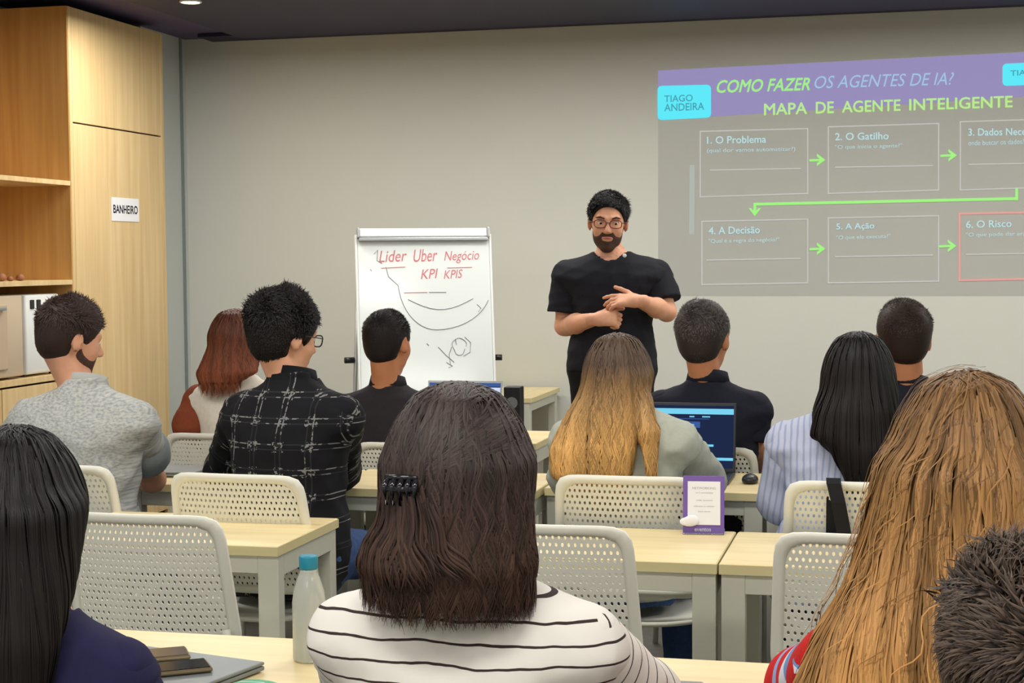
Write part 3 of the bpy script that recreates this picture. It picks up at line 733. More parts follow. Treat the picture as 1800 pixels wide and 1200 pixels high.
# ------------------------------------------------------------------ people
def rotm(yaw, pitch=0, roll=0):
    return np.array(Matrix.Rotation(yaw, 3, 'Z') @ Matrix.Rotation(-pitch, 3, 'X') @ Matrix.Rotation(roll, 3, 'Y'))
class Person:
    """crown: world point of the top of the skull; yaw 0 looks away from the camera (+Y), positive turns towards -X"""
    def __init__(s, label, group, root, crown, hs=1., hyaw=0, hpitch=0, hroll=0, chest=(0, 0), zs=1.02, z0=.50, sw=.16, ty=0, dep=1., wide=1., skin=SK_A, female=False, stand=False):
        s.root = np.array([root[0], root[1], 0.]); s.e = empty('person', s.root, label=label, cat='person', group=group)
        s.hs = hs; s.Rh = rotm(R(hyaw), R(hpitch), R(hroll)); s.hc = np.array(crown)-s.root-s.Rh@V3(0, 0, .118*hs)
        s.chest = np.array(chest, float); s.zs = zs; s.z0 = z0; s.sw = sw; s.ty = R(ty); s.dep = dep; s.wide = wide; s.skin = skin; s.female = female; s.stand = stand; s.arms = {}
    def H(s, x, y, z): return s.hc+s.Rh@(V3(x, y, z)*s.hs)
    def stations(s):
        L = s.zs-s.z0; w_ = s.wide; d = s.dep; sw = s.sw; hip = .17 if not s.female else .175; wa = .148 if not s.female else .125
        rows = [(-.12, hip*.8, .12), (0, hip, .125), (.22, hip*.96, .125), (.42, wa, .105), (.68, .158 if not s.female else .142, .112), (.84, sw+.010, .104), (.92, sw-.008, .088), (.98, sw*.74, .074), (1.03, sw*.50, .062), (1.07, .064, .056), (1.10, .055, .052)]
        out = []
        for t, rx, ry in rows:
            tt = max(0, t)**1.25; out.append((s.z0+t*L, s.chest[0]*tt, s.chest[1]*tt, rx*(w_ if t < .9 else 1), ry*d))
        return out
    def sh(s, side):
        x, y = side*s.sw, -.005; c_, s_ = math.cos(s.ty), math.sin(s.ty)
        return V3(x*c_-y*s_, x*s_+y*c_, s.zs-.066)+V3(s.chest[0]*c_-s.chest[1]*s_, s.chest[0]*s_+s.chest[1]*c_, 0)*.93
    def loc(s, p): return np.array(p, float)-s.root
    def torso(s, F, infl=0):
        F.loft(s.stations(), ty=s.ty, infl=infl, k=.03)
        for sd in (-1, 1):
            p = s.sh(sd); q = p*.70+V3(s.chest[0], s.chest[1], s.zs-.045)*.30; F.cap(p, q, .050+infl, .052+infl, k=.05)
    def build_body(s, arms, legs=None, h=.008):
        F = Field(); s.torso(F)
        nk = s.neck(); F.cap(s.H(0, -.026, -.045), V3(nk[0], nk[1], s.zs-.01), .050*s.hs, .056, k=.025)
        F.ell(s.H(0, -.012, .028), np.array([.075, .094, .089])*s.hs, s.Rh, k=.02); F.ell(s.H(0, .030, -.012), np.array([.062, .062, .086])*s.hs, s.Rh, k=.02)
        F.ell(s.H(0, .032, -.060), np.array([.053, .052, .048])*s.hs, s.Rh, k=.02); F.ell(s.H(0, .068, -.095), np.array([.024, .020, .019])*s.hs, s.Rh, k=.02)
        for x in (-1, 1):
            F.ell(s.H(x*.034, .056, -.022), np.array([.026]*3)*s.hs, k=.02)
            F.cap(s.H(x*.012, .088, .030), s.H(x*.045, .074, .032), .008*s.hs, k=.012)
            F.ell(s.H(x*.032, .094, .011), np.array([.015, .011, .011])*s.hs, s.Rh, k=.010, op='s')
            F.cap(s.H(x*.020, .0845, .0195), s.H(x*.044, .077, .0185), .0055*s.hs, k=.004); F.ell(s.H(x*.010, .100, -.026), np.array([.008]*3)*s.hs, k=.006)
            F.ell(s.H(x*.079, -.008, -.006), np.array([.008, .019, .033])*s.hs, s.Rh@rotm(-x*.35, 0, x*.12), k=.008)
            F.ell(s.H(x*.087, -.004, .002), np.array([.004, .010, .017])*s.hs, s.Rh@rotm(-x*.35), k=.004, op='s')
        F.cap(s.H(0, .088, .018), s.H(0, .110, -.020), .0075*s.hs, .011*s.hs, k=.010)
        F.cap(s.H(-.018, .086, -.052), s.H(.018, .086, -.052), .0065*s.hs, k=.006); F.cap(s.H(-.015, .085, -.062), s.H(.015, .085, -.062), .007*s.hs, k=.006)
        hands = []; s.arms = {}
        for sd, (E, W, hd) in arms.items():
            S0 = s.sh(sd); E, W = s.loc(E), s.loc(W); s.arms[sd] = (S0, E, W); k = .88 if s.female else 1.
            F.cap(S0, E, .050*k, .041*k, k=.03); F.cap(E, E*.62+W*.38, .041*k, .042*k, k=.02); F.cap(E*.62+W*.38, W, .042*k, .028*k, k=.02)
            hands.append((W, hd, W-E))
        s.legs = []
        for sd in (-1, 1):
            c_, s_ = math.cos(s.ty), math.sin(s.ty)
            if s.stand: pts = [V3(sd*.095, 0, s.z0), V3(sd*.11, .02, .50), V3(sd*.12, -.01, .09)]
            else: pts = [V3(sd*.09, .03, s.z0+.03), V3(sd*.115, .40, .53), V3(sd*.12, .40+.05*sd, .09)]
            pts = [V3(p[0]*c_-p[1]*s_, p[0]*s_+p[1]*c_, p[2]) for p in pts]; s.legs.append(pts)
            F.cap(pts[0], pts[1], .078, .052, k=.03); F.cap(pts[1], pts[2], .050, .036, k=.02)
            ft = (pts[1]-pts[0]); ft[2] = 0; ft = V3(-s_, c_, 0)
            F.cap(pts[2]-V3(0, 0, .04), pts[2]+ft*.15-V3(0, 0, .055), .030, .025, k=.02)
        V, Q = F.surface(h); Vs, Qs, n = [V], [Q], len(V)
        for W, hd, fd in hands:
            if hd is None: continue
            v, q = hand_surface(W, fd, hd, .9 if s.female else 1.); Vs.append(v); Qs.append(q+n); n += len(v)
        s.body = mk('body', np.concatenate(Vs), np.concatenate(Qs), s.skin, s.e, True)
        for x in (-1, 1):
            ey = MB(); bmesh.ops.create_uvsphere(ey.bm, u_segments=16, v_segments=10, radius=.0115*s.hs, matrix=Matrix.Translation(s.H(x*.032, .0742, .010)))
            eo = ey.build('eye', m_eye, s.e, True)
            ir = MB(); bmesh.ops.create_uvsphere(ir.bm, u_segments=12, v_segments=8, radius=.0070*s.hs, matrix=Matrix.Translation(s.H(x*.032-.001, .0798, .0085))); ir.build('iris', m_iris, eo, True)
        return s
    def neck(s):
        c_, s_ = math.cos(s.ty), math.sin(s.ty); x, y = s.chest*1.15; return (x*c_-y*s_, x*s_+y*c_)
    def garment(s, name, m, infl=.012, neckz=.045, vneck=.3, top=.055, wr=.003, seed=1, h=.008, shoulders=True, low=-.10, ndir=None):
        F = Field(); s.torso(F, infl); F.extra = wrinkles(seed, wr)
        nk = s.neck(); c = V3(nk[0], nk[1], s.zs+neckz); c_, s_ = math.cos(s.ty), math.sin(s.ty); f = V3(-s_, c_, 0)
        F.cap(c+f*vneck*.05-V3(0, 0, .015), c-f*.02+V3(0, 0, .3), .066, .075, k=.004, op='s'); F.cut(c+V3(0, 0, top), V3(0, 0, 1)); F.cut(V3(0, 0, s.z0+low*(s.zs-s.z0)), (0, 0, -1))
        V, Q = F.surface(h); x = V[:, 0]*c_+V[:, 1]*s_
        A = np.stack([x, V[:, 2]+.0*x, V[:, 1]*0], 1)
        return mk(name, V, Q, m, s.e, True, {'cloth': A})
    def sleeve(s, sd, m, frac=2., infl=.012, flare=.006, wr=.003, seed=5, h=.007, name='sleeve', start=.0):
        """frac: 0-1 ends on the upper arm, up to 2 ends at the wrist"""
        S0, E, W = s.arms[sd]; F = Field(); k = .98 if s.female else 1.
        if frac <= 1:
            P = S0+(E-S0)*frac; F.cap(S0, P, (.0505+infl)*k, (.048+infl+flare)*k, k=.02, flat=True)
        else:
            P = E+(W-E)*(frac-1); F.cap(S0, E, (.0505+infl)*k, (.047+infl)*k, k=.03); F.cap(E, P, (.046+infl)*k, (.034+infl)*k, k=.03, flat=True)
        F.extra = wrinkles(seed, wr, 1.3); V, Q = F.surface(h); ab = E-S0; L = np.linalg.norm(ab); u = ab/L; al = (V-S0)@u
        bc = W-E; L2 = np.linalg.norm(bc); be = (V-E)@(bc/L2); t = np.where(be > 0, L+be, al)
        side = np.cross(u, V3(0, 1, 0)); A = np.stack([(V-S0)@side, t, V[:, 1]*0], 1)
        return mk(name, V, Q, m, s.e, True, {'cloth': A})
    def trousers(s, m, infl=.014):
        F = Field(); st_ = s.stations()[:4]; F.loft(st_, ty=s.ty, infl=infl-.003, k=.03)
        for p in s.legs: F.cap(p[0], p[1], .078+infl, .056+infl, k=.04); F.cap(p[1], p[2], .055+infl, .042+infl, k=.03, flat=True)
        F.extra = wrinkles(3, .003); V, Q = F.surface(.011); mk('trousers', V, Q, m, s.e, True, {'cloth': V})
        c_, s_ = math.cos(s.ty), math.sin(s.ty); f = V3(-s_, c_, 0)
        for p in s.legs:
            G = Field(); a = p[2]-V3(0, 0, .045)-f*.02; G.cap(a, a+f*.17-V3(0, 0, .006), .038, .034, k=.02); G.cap(a, a+V3(0, 0, .05), .04, .04, k=.02); G.cut((0, 0, .004), (0, 0, -1))
            V, Q = G.surface(.009); mk('shoe', V, Q, m_shoe, s.e, True)
    def collar(s, m, r=.064, hgt=.035, name='collar', tilt=.3, z=.03):
        nk = s.neck(); V, Fc = [], []; n = 28; c_, s_ = math.cos(s.ty), math.sin(s.ty)
        for i in range(n):
            a = i/n*math.tau; x, y = math.sin(a), math.cos(a)
            for dr, dz in ((.010, -.006), (.0, hgt), (-.004, hgt), (-.001, -.01)):
                rx = (r+dr)*1.02; px_, py_ = x*rx, y*rx*.95
                V.append((nk[0]+px_*c_-py_*s_, nk[1]+px_*s_+py_*c_, s.zs+z+dz-tilt*y*r*.8))
        for i in range(n):
            j = (i+1) % n
            for k in range(4): Fc.append((i*4+k, i*4+(k+1) % 4, j*4+(k+1) % 4, j*4+k))
        return mk(name, V, Fc, m, s.e, True)
    # --- hair
    def scalp(s, g=.012, low=-.070, hl=0., sides=True, top=0.):
        F = Field(); F.ell(s.H(0, -.014, .034+top/2), np.array([.076+g, .096+g, .086+g+top/2])*s.hs, s.Rh, k=.02); F.ell(s.H(0, -.040, -.022), np.array([.060+g*.3, .058+g*.3, .060])*s.hs, s.Rh, k=.03)
        F.ell(s.H(0, .105, -.045+hl), np.array([.10, .092, .108])*s.hs, s.Rh, k=.008, op='s')
        if sides:
            for x in (-1, 1): F.ell(s.H(x*.100, .006, -.052), np.array([.05, .046, .062])*s.hs, s.Rh, k=.008, op='s')
        F.cut(s.H(0, 0, low), s.Rh@V3(0, .25, -1)); return F
    def roots(s, n, seed=0, front=.065, lowb=-.055, lows=.012):
        r = np.random.RandomState(seed); P = []
        while len(P) < n:
            d = r.normal(size=(n*3, 3)); d /= np.linalg.norm(d, axis=1)[:, None]; q = d*np.array([.078, .098, .105])+V3(0, -.014, .022)
            line_ = np.where(q[:, 1] > .02, front-.4*(.085-q[:, 1]), np.where(q[:, 1] > -.035, lows, lowb)); ok = q[:, 2] > line_
            P += list(q[ok])
        P = np.array(P[:n]); return P, s.hc+(P@s.Rh.T)*s.hs
    def short_hair(s, m, n=3500, length=.022, g=.010, lift=.5, width=.0022, seed=2, curl=0., low=-.070, bald=0., top=0., hl=0., name='hair'):
        F = s.scalp(g, low=low, top=top, hl=hl); q, P0 = s.roots(n, seed, lowb=low+.01); r = np.random.RandomState(seed)
        if bald:
            k = np.hypot(q[:, 0]/.034, (q[:, 1]+.028)/.040) > r.uniform(.6, 1.2, n); P0 = P0[k]; q = q[k]
        
        for _ in range(5): f0, g0 = F.grad(P0); P0 = P0-g0*np.clip(f0, -.02, .02)[:, None]
        zl = ((P0-s.hc)@s.Rh)/s.hs; keep = (np.abs(F(P0)) < .003) & ((zl[:, 1] < .05) | (zl[:, 2] > .06+hl)) & (zl[:, 2] > low+.004); P0 = P0[keep]; q = zl[keep]; n = len(P0)
        _, g0 = F.grad(P0); zc = s.Rh@V3(0, 0, 1); fwd_ = s.Rh@V3(0, 1, 0)
        lq = np.clip((q[:, 2]+.06)/.13, .38, 1)  # shorter towards the nape
        A_ = r.uniform(18, 42, (3, 3)); sn = np.stack([np.sin(q@A_[i]+i*2.1) for i in range(3)], 1)*.75+r.normal(0, .22, (n, 3)); wt = np.clip((q[:, 2]-.03)/.06, 0, 1)[:, None]; cmb = wt*(fwd_[None]*.7+sn)+(1-wt)*(-zc[None]+sn*.35)
        st_ = 6; p = P0-g0*.003; P, N_ = [p], [g0]; ph = r.uniform(0, 6.28, n); ax = r.normal(size=(n, 3)); L = length*lq*r.uniform(.6, 1.2, n)
        for k in range(st_):
            cm = cmb-g0*np.sum(cmb*g0, 1, keepdims=True); d = g0*lift*(1-.7*k/st_)+cm*(.5+.5*k/st_); d /= np.linalg.norm(d, axis=1)[:, None]
            if curl: d = d+np.cross(ax, d)*(curl*np.sin(ph+k*1.5))[:, None]; d /= np.linalg.norm(d, axis=1)[:, None]
            p = p+d*(L/st_)[:, None]; P.append(p.copy()); N_.append(g0)
        P = np.stack(P, 1); N_ = np.stack(N_, 1); t = np.linspace(0, 1, st_+1); W = width*np.clip((1-t)/.5, .15, 1)[None]*r.uniform(.7, 1.3, n)[:, None]
        return hair_object(s.e, F, [ribbons(P, N_, W, r.uniform(0, 1, n))], m, name=name)
    def beard(s, m=None, goatee=False):
        F = Field(); g = .0045
        F.ell(s.H(0, .032, -.062), np.array([.053+g, .052+g, .049+g])*s.hs, s.Rh, k=.02); F.ell(s.H(0, .068, -.095), np.array([.029, .026, .025])*s.hs, s.Rh, k=.02)
        F.ell(s.H(0, .030, -.012), np.array([.062+g, .062+g, .086+g])*s.hs, s.Rh, k=.02)
        F.cut(s.H(0, 0, -.004), s.Rh@V3(0, .25, 1)); F.ell(s.H(0, .105, -.005), np.array([.034, .05, .033])*s.hs, s.Rh, k=.004, op='s'); F.ell(s.H(0, .088, -.057), np.array([.022, .02, .010])*s.hs, s.Rh, k=.004, op='s')
        F.cut(s.H(0, -.004, 0), s.Rh@V3(0, -1, .3))
        for x in (-1, 1): F.ell(s.H(x*.056, .066, -.018), np.array([.036, .046, .032])*s.hs, s.Rh, k=.006, op='s')
        V, Q = F.surface(.004); return mk('beard', V, Q, m or m_beard, s.e, True)
    def glasses(s, m):
        g = MB()
        for x in (-1, 1):
            pts = [s.H(x*.033+.025*math.copysign(abs(math.cos(a))**.7, math.cos(a)), .103-.25*abs(x*.033+.025*math.cos(a))**1.3, .008+.017*math.copysign(abs(math.sin(a))**.7, math.sin(a))) for a in np.linspace(0, math.tau, 20, endpoint=False)]
            g.tube(pts, .0022, 6, closed=True)
            g.tube([s.H(x*.058, .098, .014), s.H(x*.076, .085, .014), s.H(x*.086, .0, .010), s.H(x*.084, -.015, -.004)], .0020, 6)
        g.tube([s.H(-.008, .104, .012), s.H(0, .106, .015), s.H(.008, .104, .012)], .002, 6)
        return g.build('glasses', m, s.e, True)

def hand_surface(W, fd, hd, k=1.):
    """hd = (palm normal, thumb side vector, curl 0-1 per finger list, spread)"""
    nrm, th, curl, d2 = hd
    d = np.array(d2 if d2 is not None else fd, float); d /= np.linalg.norm(d); n = np.array(nrm, float); n -= d*(n@d); n /= np.linalg.norm(n)
    t = np.cross(n, d); t = t if t@np.array(th, float) > 0 else -t; F = Field()
    F.cap(W-d*.02, W+d*.02, .028*k, .026*k, k=.02)
    for o in (-.027, -.009, .010, .027): F.cap(W+d*.02*k+t*o*.55*k, W+d*.085*k+t*o*k, .016*k, .0115*k, k=.018)
    for i, (o, L) in enumerate(((.029, .072), (.010, .080), (-.010, .074), (-.028, .058))):
        p = W+d*.088*k+t*o*k; a = 0; sp = o*2.0; c = curl[i]*1.35
        for j, fr in enumerate((.45, .32, .23)):
            a += c*(1.0, 1.15, .8)[j]; dd = d*math.cos(a)+n*math.sin(a)+t*sp*math.cos(a); dd /= np.linalg.norm(dd); q = p+dd*L*fr*k
            F.cap(p, q, (.0092-.0008*j)*k, (.0086-.0010*j)*k, k=.004); p = q
    c = curl[4]; p = W+d*.025*k+t*.024*k; dd = d*.65+t*.75+n*(.15+.5*c); dd /= np.linalg.norm(dd); q = p+dd*.045*k; F.cap(p, q, .014*k, .0108*k, k=.012)
    dd2 = d*(.9-.3*c)+t*(.42-.7*c)+n*(.1+.8*c); dd2 /= np.linalg.norm(dd2); q2 = q+dd2*.034*k; F.cap(q, q2, .0105*k, .0098*k, k=.004); q3 = q2+(dd2*.9+d*.2)*.026*k; F.cap(q2, q3, .0098*k, .0082*k, k=.004)
    return F.surface(.0038)
HREL = lambda n, t, c=.45, d=None: (n, t, [c, c*1.05, c*1.1, c*1.15, .35], d)
# ------------------------------------------------------------------ the people of the photograph
G_AUD = None
def desk_arms(p, reach=.46, z=.778, sp=.0, out=.055):
    r = p.root; a = {}
    for sd in (-1, 1):
        E = r+V3(p.chest[0]*.8+sd*(p.sw+out), p.chest[1]*.8+reach*.48, z+.03); W = r+V3(p.chest[0]*.8+sd*(.11+sp), reach, z)
        a[sd] = (E, W, HREL((0, 0, -1), (-sd, .2, 0), .3, V3(-sd*.35, 1, -.05)))
    return a
def long_hair(p, m, rows, zend, n=3000, steps=34, width=.0030, seed=1, extra=None, zr=None, wave=0., locks=(), splay=.5, face=True, loff=(-.001, .006), h=.007, front=.07, faceoff=0.):
    F = Field(); g = .013
    F.ell(p.H(0, -.014, .030), np.array([.076+g, .097+g, .089+g])*p.hs, p.Rh, k=.02)
    zc = p.hc[2]; rows = [r_ for r_ in rows if r_[0] < zc+.045]; F.loft(sorted(rows)+[(zc+.055*p.hs, 0+p.hc[0], p.hc[1]-.014, .078*p.hs, .098*p.hs), (zc+.085*p.hs, p.hc[0], p.hc[1]-.014, .058*p.hs, .075*p.hs), (zc+.10*p.hs, p.hc[0], p.hc[1]-.014, .04, .05)], k=.03, sq=2.)
    for a, b, ra, rb in locks: F.cap(a, b, ra, rb, k=.015)
    if face: F.ell(p.H(0, .135+faceoff, -.035), np.array([.082, .105, .135])*p.hs, p.Rh, k=.015, op='s')
    F.extra = (lambda w_: (lambda q: w_(q)))(lambda q: .0012*np.sin(np.arctan2(q[..., 1]-p.hc[1]+.02, q[..., 0]-p.hc[0])*31+np.sin(q[..., 2]*13)*1.6))
    q, P0 = p.roots(n, seed, front=front, lowb=.0, lows=.02)
    top = p.H(0, .0, .12); total = P0[:, 2].mean()-zend
    def dirf(x, k):
        out = x-top; out[:, 2] = 0; l = np.linalg.norm(out, axis=1, keepdims=True)+.01
        return out/l*splay*max(0, 1-k/8)+V3(0, 0, -1)
    s_ = march2(F, P0, dirf, steps, (P0[:, 2]-zend+.02)/steps*1.04, loff[0], loff[1], width, seed, wave, hangz=zend+.03)
    rr = np.random.RandomState(seed+50); n2 = int(n*.8); zz = rr.uniform(zend+.10, zc+.06, n2); an = rr.uniform(-2.5, 2.5, n2)
    tb = np.array(sorted(rows)); cx, cy, ex, ey = (np.interp(zz, tb[:, 0], tb[:, j]) for j in range(1, 5))
    P2 = np.stack([cx+ex*np.sin(an), cy-ey*np.cos(an), zz], 1); ok = F(P2) < .03; P2 = P2[ok]; zz = zz[ok]
    S_ = [s_, march2(F, P2, lambda x, k: V3(0, 0, -1)+0*x, max(10, steps*2//3), (zz-zend+.02)/max(10, steps*2//3)*1.04, loff[0], loff[1]*.8, width, seed+51, wave, hangz=zend+.03, rtap=.15, cen=V3(*p.H(0, -.014, .03)))]
    if extra: S_ += extra(F)
    return hair_object(p.e, F, S_, m, zr or (p.H(0, 0, .12)[2], zend), h)
def march2(fn, P0, dirf, steps, step, lo, hi, width, seed, wave=0., wl=.09, hangz=-9, taper=.22, rtap=0, cen=None):
    r = np.random.RandomState(seed); n = len(P0); off = r.uniform(lo, hi, n); p = P0.copy(); f0, g = fn.grad(p)
    for _ in range(3): p = p-g*(f0-off)[:, None]; f0, g = fn.grad(p)
    P, Ns = [p.copy()], [g.copy()]; cen = P0.mean(0) if cen is None else cen; th = np.arctan2(P0[:, 0]-cen[0], -(P0[:, 1]-cen[1])); ph = np.sin(th*3)*3+r.normal(0, .45, n)
    st_ = np.asarray(step)*r.uniform(.86, 1.03, n)
    for k in range(steps):
        hang = (p[:, 2] < hangz)[:, None]; d = dirf(p, k); dt = d-g*np.sum(d*g, 1, keepdims=True); d = np.where(hang, d, dt); d /= np.linalg.norm(d, axis=1, keepdims=True)+1e-9
        if wave: d = d+np.cross(d, g)*(wave*min(1, k/10)*np.cos(ph+k*st_/wl*6.28))[:, None]
        p = p+d*st_[:, None]; f0, g2 = fn.grad(p); g2 = np.where(hang, g, g2); g = g*.5+g2*.5; g /= np.linalg.norm(g, axis=1, keepdims=True)
        p = np.where(hang, p, p-g*np.clip(f0-off, -.015, .015)[:, None]*.8); P.append(p.copy()); Ns.append(g.copy())
    P = np.stack(P, 1); Ns = np.stack(Ns, 1); t = np.linspace(0, 1, steps+1)
    W = width*r.uniform(.5, 1.3, n)[:, None]*(np.clip((1-t)/taper, .15, 1)*(np.clip(t/rtap, .1, 1) if rtap else 1))[None]
    cl = .5+.5*np.sin(th*17+np.sin(th*5)*2); rnd = np.clip(.6*cl+.4*r.uniform(0, 1, n), 0, 1)
    return ribbons(P, Ns, W, rnd)

H_DARK = hair_mat('hair_dark_brown', lin(52, 38, 32), lin(66, 48, 40)); H_BLACK = hair_mat('hair_black', lin(24, 20, 20), lin(28, 23, 22), .4, .40)
m_tee = cloth('tshirt_charcoal', lin(30, 31, 38)); m_navy = cloth('navy_cloth', lin(38, 36, 70)); m_darkshirt = cloth('dark_shirt_cloth', lin(46, 42, 46)); m_navydk = cloth('navy_dark_cloth', lin(32, 34, 46))
m_cream = cloth('cream_cloth', lin(228, 222, 208)); m_rust = cloth('rust_cloth', lin(132, 66, 42)); m_sage = cloth('pale_sage_cloth', lin(182, 186, 172))

# presenter
P = Person('standing bearded person in glasses and charcoal t-shirt, hands together, facing the class', None, at(1074, 338, 7.02), at(1071, 343, 6.985), hs=1.04, hyaw=190, hpitch=9, hroll=-3, zs=1.475, z0=.97, sw=.200, ty=185, dep=1.15, wide=1.12, skin=SK_A, stand=True)
yf = 7.02
P.build_body({1: (at(992, 573, yf-.02), at(1046, 561, yf-.27), HREL((.3, .5, -.3), (0, -.3, 1), .80, V3(1, -.1, .05))),
             -1: (at(1172, 548, yf-.02), at(1124, 529, yf-.25), ((-.1, .5, -.6), (-.1, -.1, 1), [.12, .25, .3, .35, -.15], V3(-1, -.12, .05)))}, h=.0065)
P.trousers(m_blacktr); P.garment('t_shirt', m_tee, infl=.016, neckz=.016, vneck=.5, top=.018, wr=.005, seed=3, low=.02, h=.008)
for sd in (-1, 1): P.sleeve(sd, m_tee, .74, infl=.017, flare=.018, wr=.004, seed=8+sd)
P.short_hair(hair_mat('hair_near_black', lin(24, 22, 22)), n=6500, length=.034, g=.006, lift=.34, width=.0032, top=.006, curl=.45, hl=.022, seed=9)
P.beard(); P.glasses(mat('glasses_frame_red', lin(96, 40, 44), rough=.3)); 
MB().tube([P.H(-.020, .099, -.053), P.H(0, .103, -.051), P.H(.020, .099, -.053)], [.002, .0032, .002], 8).build('mouth', m_lip, P.e, True)
for x in (-1, 1): MB().tube([P.H(x*.016, .098, .030), P.H(x*.034, .094, .036), P.H(x*.052, .080, .031)], [.003, .0045, .002], 8).build('eyebrow', m_beard, P.e, True)
b_ = at(1098, 449, yf-.14)-P.root; mk_ = MB(); bmesh.ops.create_uvsphere(mk_.bm, u_segments=14, v_segments=8, radius=.009, matrix=Matrix.Translation(b_) @ Matrix.Diagonal((1, .4, 1, 1))); mk_.build('lapel_pin', m_white, P.e, True)

# man in heathered grey shirt
r_ = at(128, 700, 4.45)
P = Person('seated person in a heather grey short-sleeved shirt with bare elbow on the desk, dark hair', None, r_, at(139, 533, 4.55), hs=1.0, hyaw=-38, hpitch=16, chest=(-.0, .07), zs=1.055, z0=.54, sw=.182, dep=1.15, wide=1.15, skin=SK_A)
P.build_body({1: (at(268, 842, 4.76), at(206, 824, 4.95), HREL((0, -.2, -1), (0, 1, .2), .5, V3(-1, .2, -.05))), -1: (at(-20, 850, 4.75), at(90, 835, 5.02), HREL((0, 0, -1), (1, .2, 0), .3, V3(.9, .4, 0)))})
m_heather = heather_mat('heather_grey_cloth', lin(184, 184, 178), lin(146, 150, 150))
P.garment('shirt', m_heather, infl=.016, neckz=.05, wr=.006, seed=12); P.collar(m_heather, .066, .04); P.trousers(m_jean)
for sd in (-1, 1): P.sleeve(sd, m_heather, .58, infl=.016, flare=.006, wr=.005, seed=20+sd)
S0, E_, W_ = P.arms[1]; u_ = (E_-S0)/np.linalg.norm(E_-S0); c0 = S0+(E_-S0)*.50; m_cuff = cloth('cuff_grey', lin(140, 148, 150))
F = Field(); F.cap(c0, c0+u_*.045, .080, .078, k=.01, flat=True); V, Q = F.surface(.006); mk('sleeve_cuff', V, Q, m_cuff, P.e, True)
P.short_hair(hair_mat('hair_brown_short', lin(58, 42, 38)), n=5000, length=.022, g=.009, top=.010, lift=.3, seed=31); P.beard()

# woman with auburn hair
r_ = at(418, 700, 5.74)
P = Person('seated person with shoulder-length auburn hair in a cream vest over rust sleeves', None, r_, at(420, 551, 5.76), hs=.96, hyaw=-12, hpitch=8, chest=(-.01, .03), zs=1.0, z0=.52, sw=.160, female=True, skin=SK_C)
P.build_body({-1: (at(334, 748, 5.72), at(380, 735, 6.0)*V3(1, 1, 0)+V3(0, 0, .72), HREL((0, 0, -1), (1, .2, 0), .3)), 1: desk_arms(P)[1]}); P.garment('vest', m_cream, neckz=.035, seed=14); P.trousers(m_blacktr)
for sd in (-1, 1): P.sleeve(sd, m_rust, 1.95, infl=.019, seed=40+sd)
sc_ = 459.
long_hair(P, hair_mat('hair_auburn', lin(96, 54, 38), lin(128, 72, 48), .4), [(1.02, -.035, -.085, .075, .04), (1.055, -.015, -.07, .112, .06), (1.10, -.01, -.035, .105, .09), (1.16, 0, -.015, .096, .10), (1.2, 0, -.01, .09, .10)], .985, n=2600, wave=.5, width=.004, seed=5)

# man in plaid
r_ = at(500, 700, 4.50)
P = Person('seated person with curly black hair and glasses in a black plaid shirt', None, r_, at(510, 524, 4.58), hs=1.04, hyaw=-34, hpitch=12, chest=(-.0, .05), zs=1.075, z0=.56, sw=.170, ty=-8, dep=1.12, wide=1.06, skin=SK_A)
P.build_body({1: (at(596, 826, 4.80), at(560, 812, 5.05), HREL((0, 0, -1), (-1, .2, 0), .3, V3(-.5, 1, 0))), -1: (at(395, 828, 4.76), at(455, 812, 5.02), HREL((0, 0, -1), (1, .2, 0), .3, V3(.5, 1, 0)))})
m_plaid = plaid_mat(); P.garment('plaid_shirt', m_plaid, infl=.020, neckz=.05, wr=.006, seed=16, low=-.16); P.collar(m_plaid, .068, .045); P.trousers(m_jean)
for sd in (-1, 1): P.sleeve(sd, m_plaid, 1.92, infl=.020, wr=.006, seed=50+sd)
P.short_hair(hair_mat('hair_curly_black', lin(28, 24, 24)), n=7000, length=.034, g=.016, top=.010, lift=.4, curl=.9, width=.0038, seed=33, low=-.080); P.glasses(m_black)

# short-haired man by the flip chart
r_ = at(674, 700, 5.70)
P = Person('seated person with cropped black hair in a dark charcoal collared shirt, before the flip chart', None, r_, at(685, 548, 5.72), hs=1.02, hyaw=-14, hpitch=8, chest=(.01, .02), zs=.975, z0=.52, sw=.165, wide=1.08, skin=SK_B)
P.build_body(desk_arms(P)); P.garment('shirt', m_darkshirt, neckz=.045, seed=18, wr=.005); P.collar(m_darkshirt, .064, .035); P.trousers(m_blacktr)
for sd in (-1, 1): P.sleeve(sd, m_darkshirt, 1.9, seed=60+sd)
P.short_hair(hair_mat('hair_cropped', lin(36, 30, 30)), n=6000, length=.012, g=.006, lift=.6, width=.002, seed=35)

# woman in striped shirt, half-up hair with clip
r_ = at(812, 1000, 2.17)
P = Person('seated person with clipped dark hair and a white shirt with thin dark stripes', None, r_, at(815, 694, 2.19), hs=1.02, hyaw=-10, hpitch=4, chest=(.0, .02), zs=.998, z0=.55, sw=.170, wide=1.08, female=True, skin=SK_A)
P.build_body(desk_arms(P, reach=.40, z=.775), h=.007)
m_str = stripe_mat('striped_cloth', lin(226, 222, 214), lin(58, 46, 44), .0285, .0034, .1); P.garment('striped_shirt', m_str, infl=.014, neckz=.038, wr=.004, seed=19, h=.006); P.trousers(m_jean)
for sd in (-1, 1): P.sleeve(sd, stripe_mat('striped_sleeve_cloth', lin(226, 222, 214), lin(58, 46, 44), .034, .0034, .3), 1.9, infl=.015, wr=.003, seed=70+sd, h=.006)
clip_ = V3(-.048, -.118, 1.168)
def clipdir(x, k):
    d = clip_-x; l = np.linalg.norm(d, axis=1, keepdims=True); up_ = (x[:, 2] > clip_[2]-.005)[:, None]
    return np.where(up_ & (l > .02), d/l, V3(0, 0, -1)[None]+0*x)
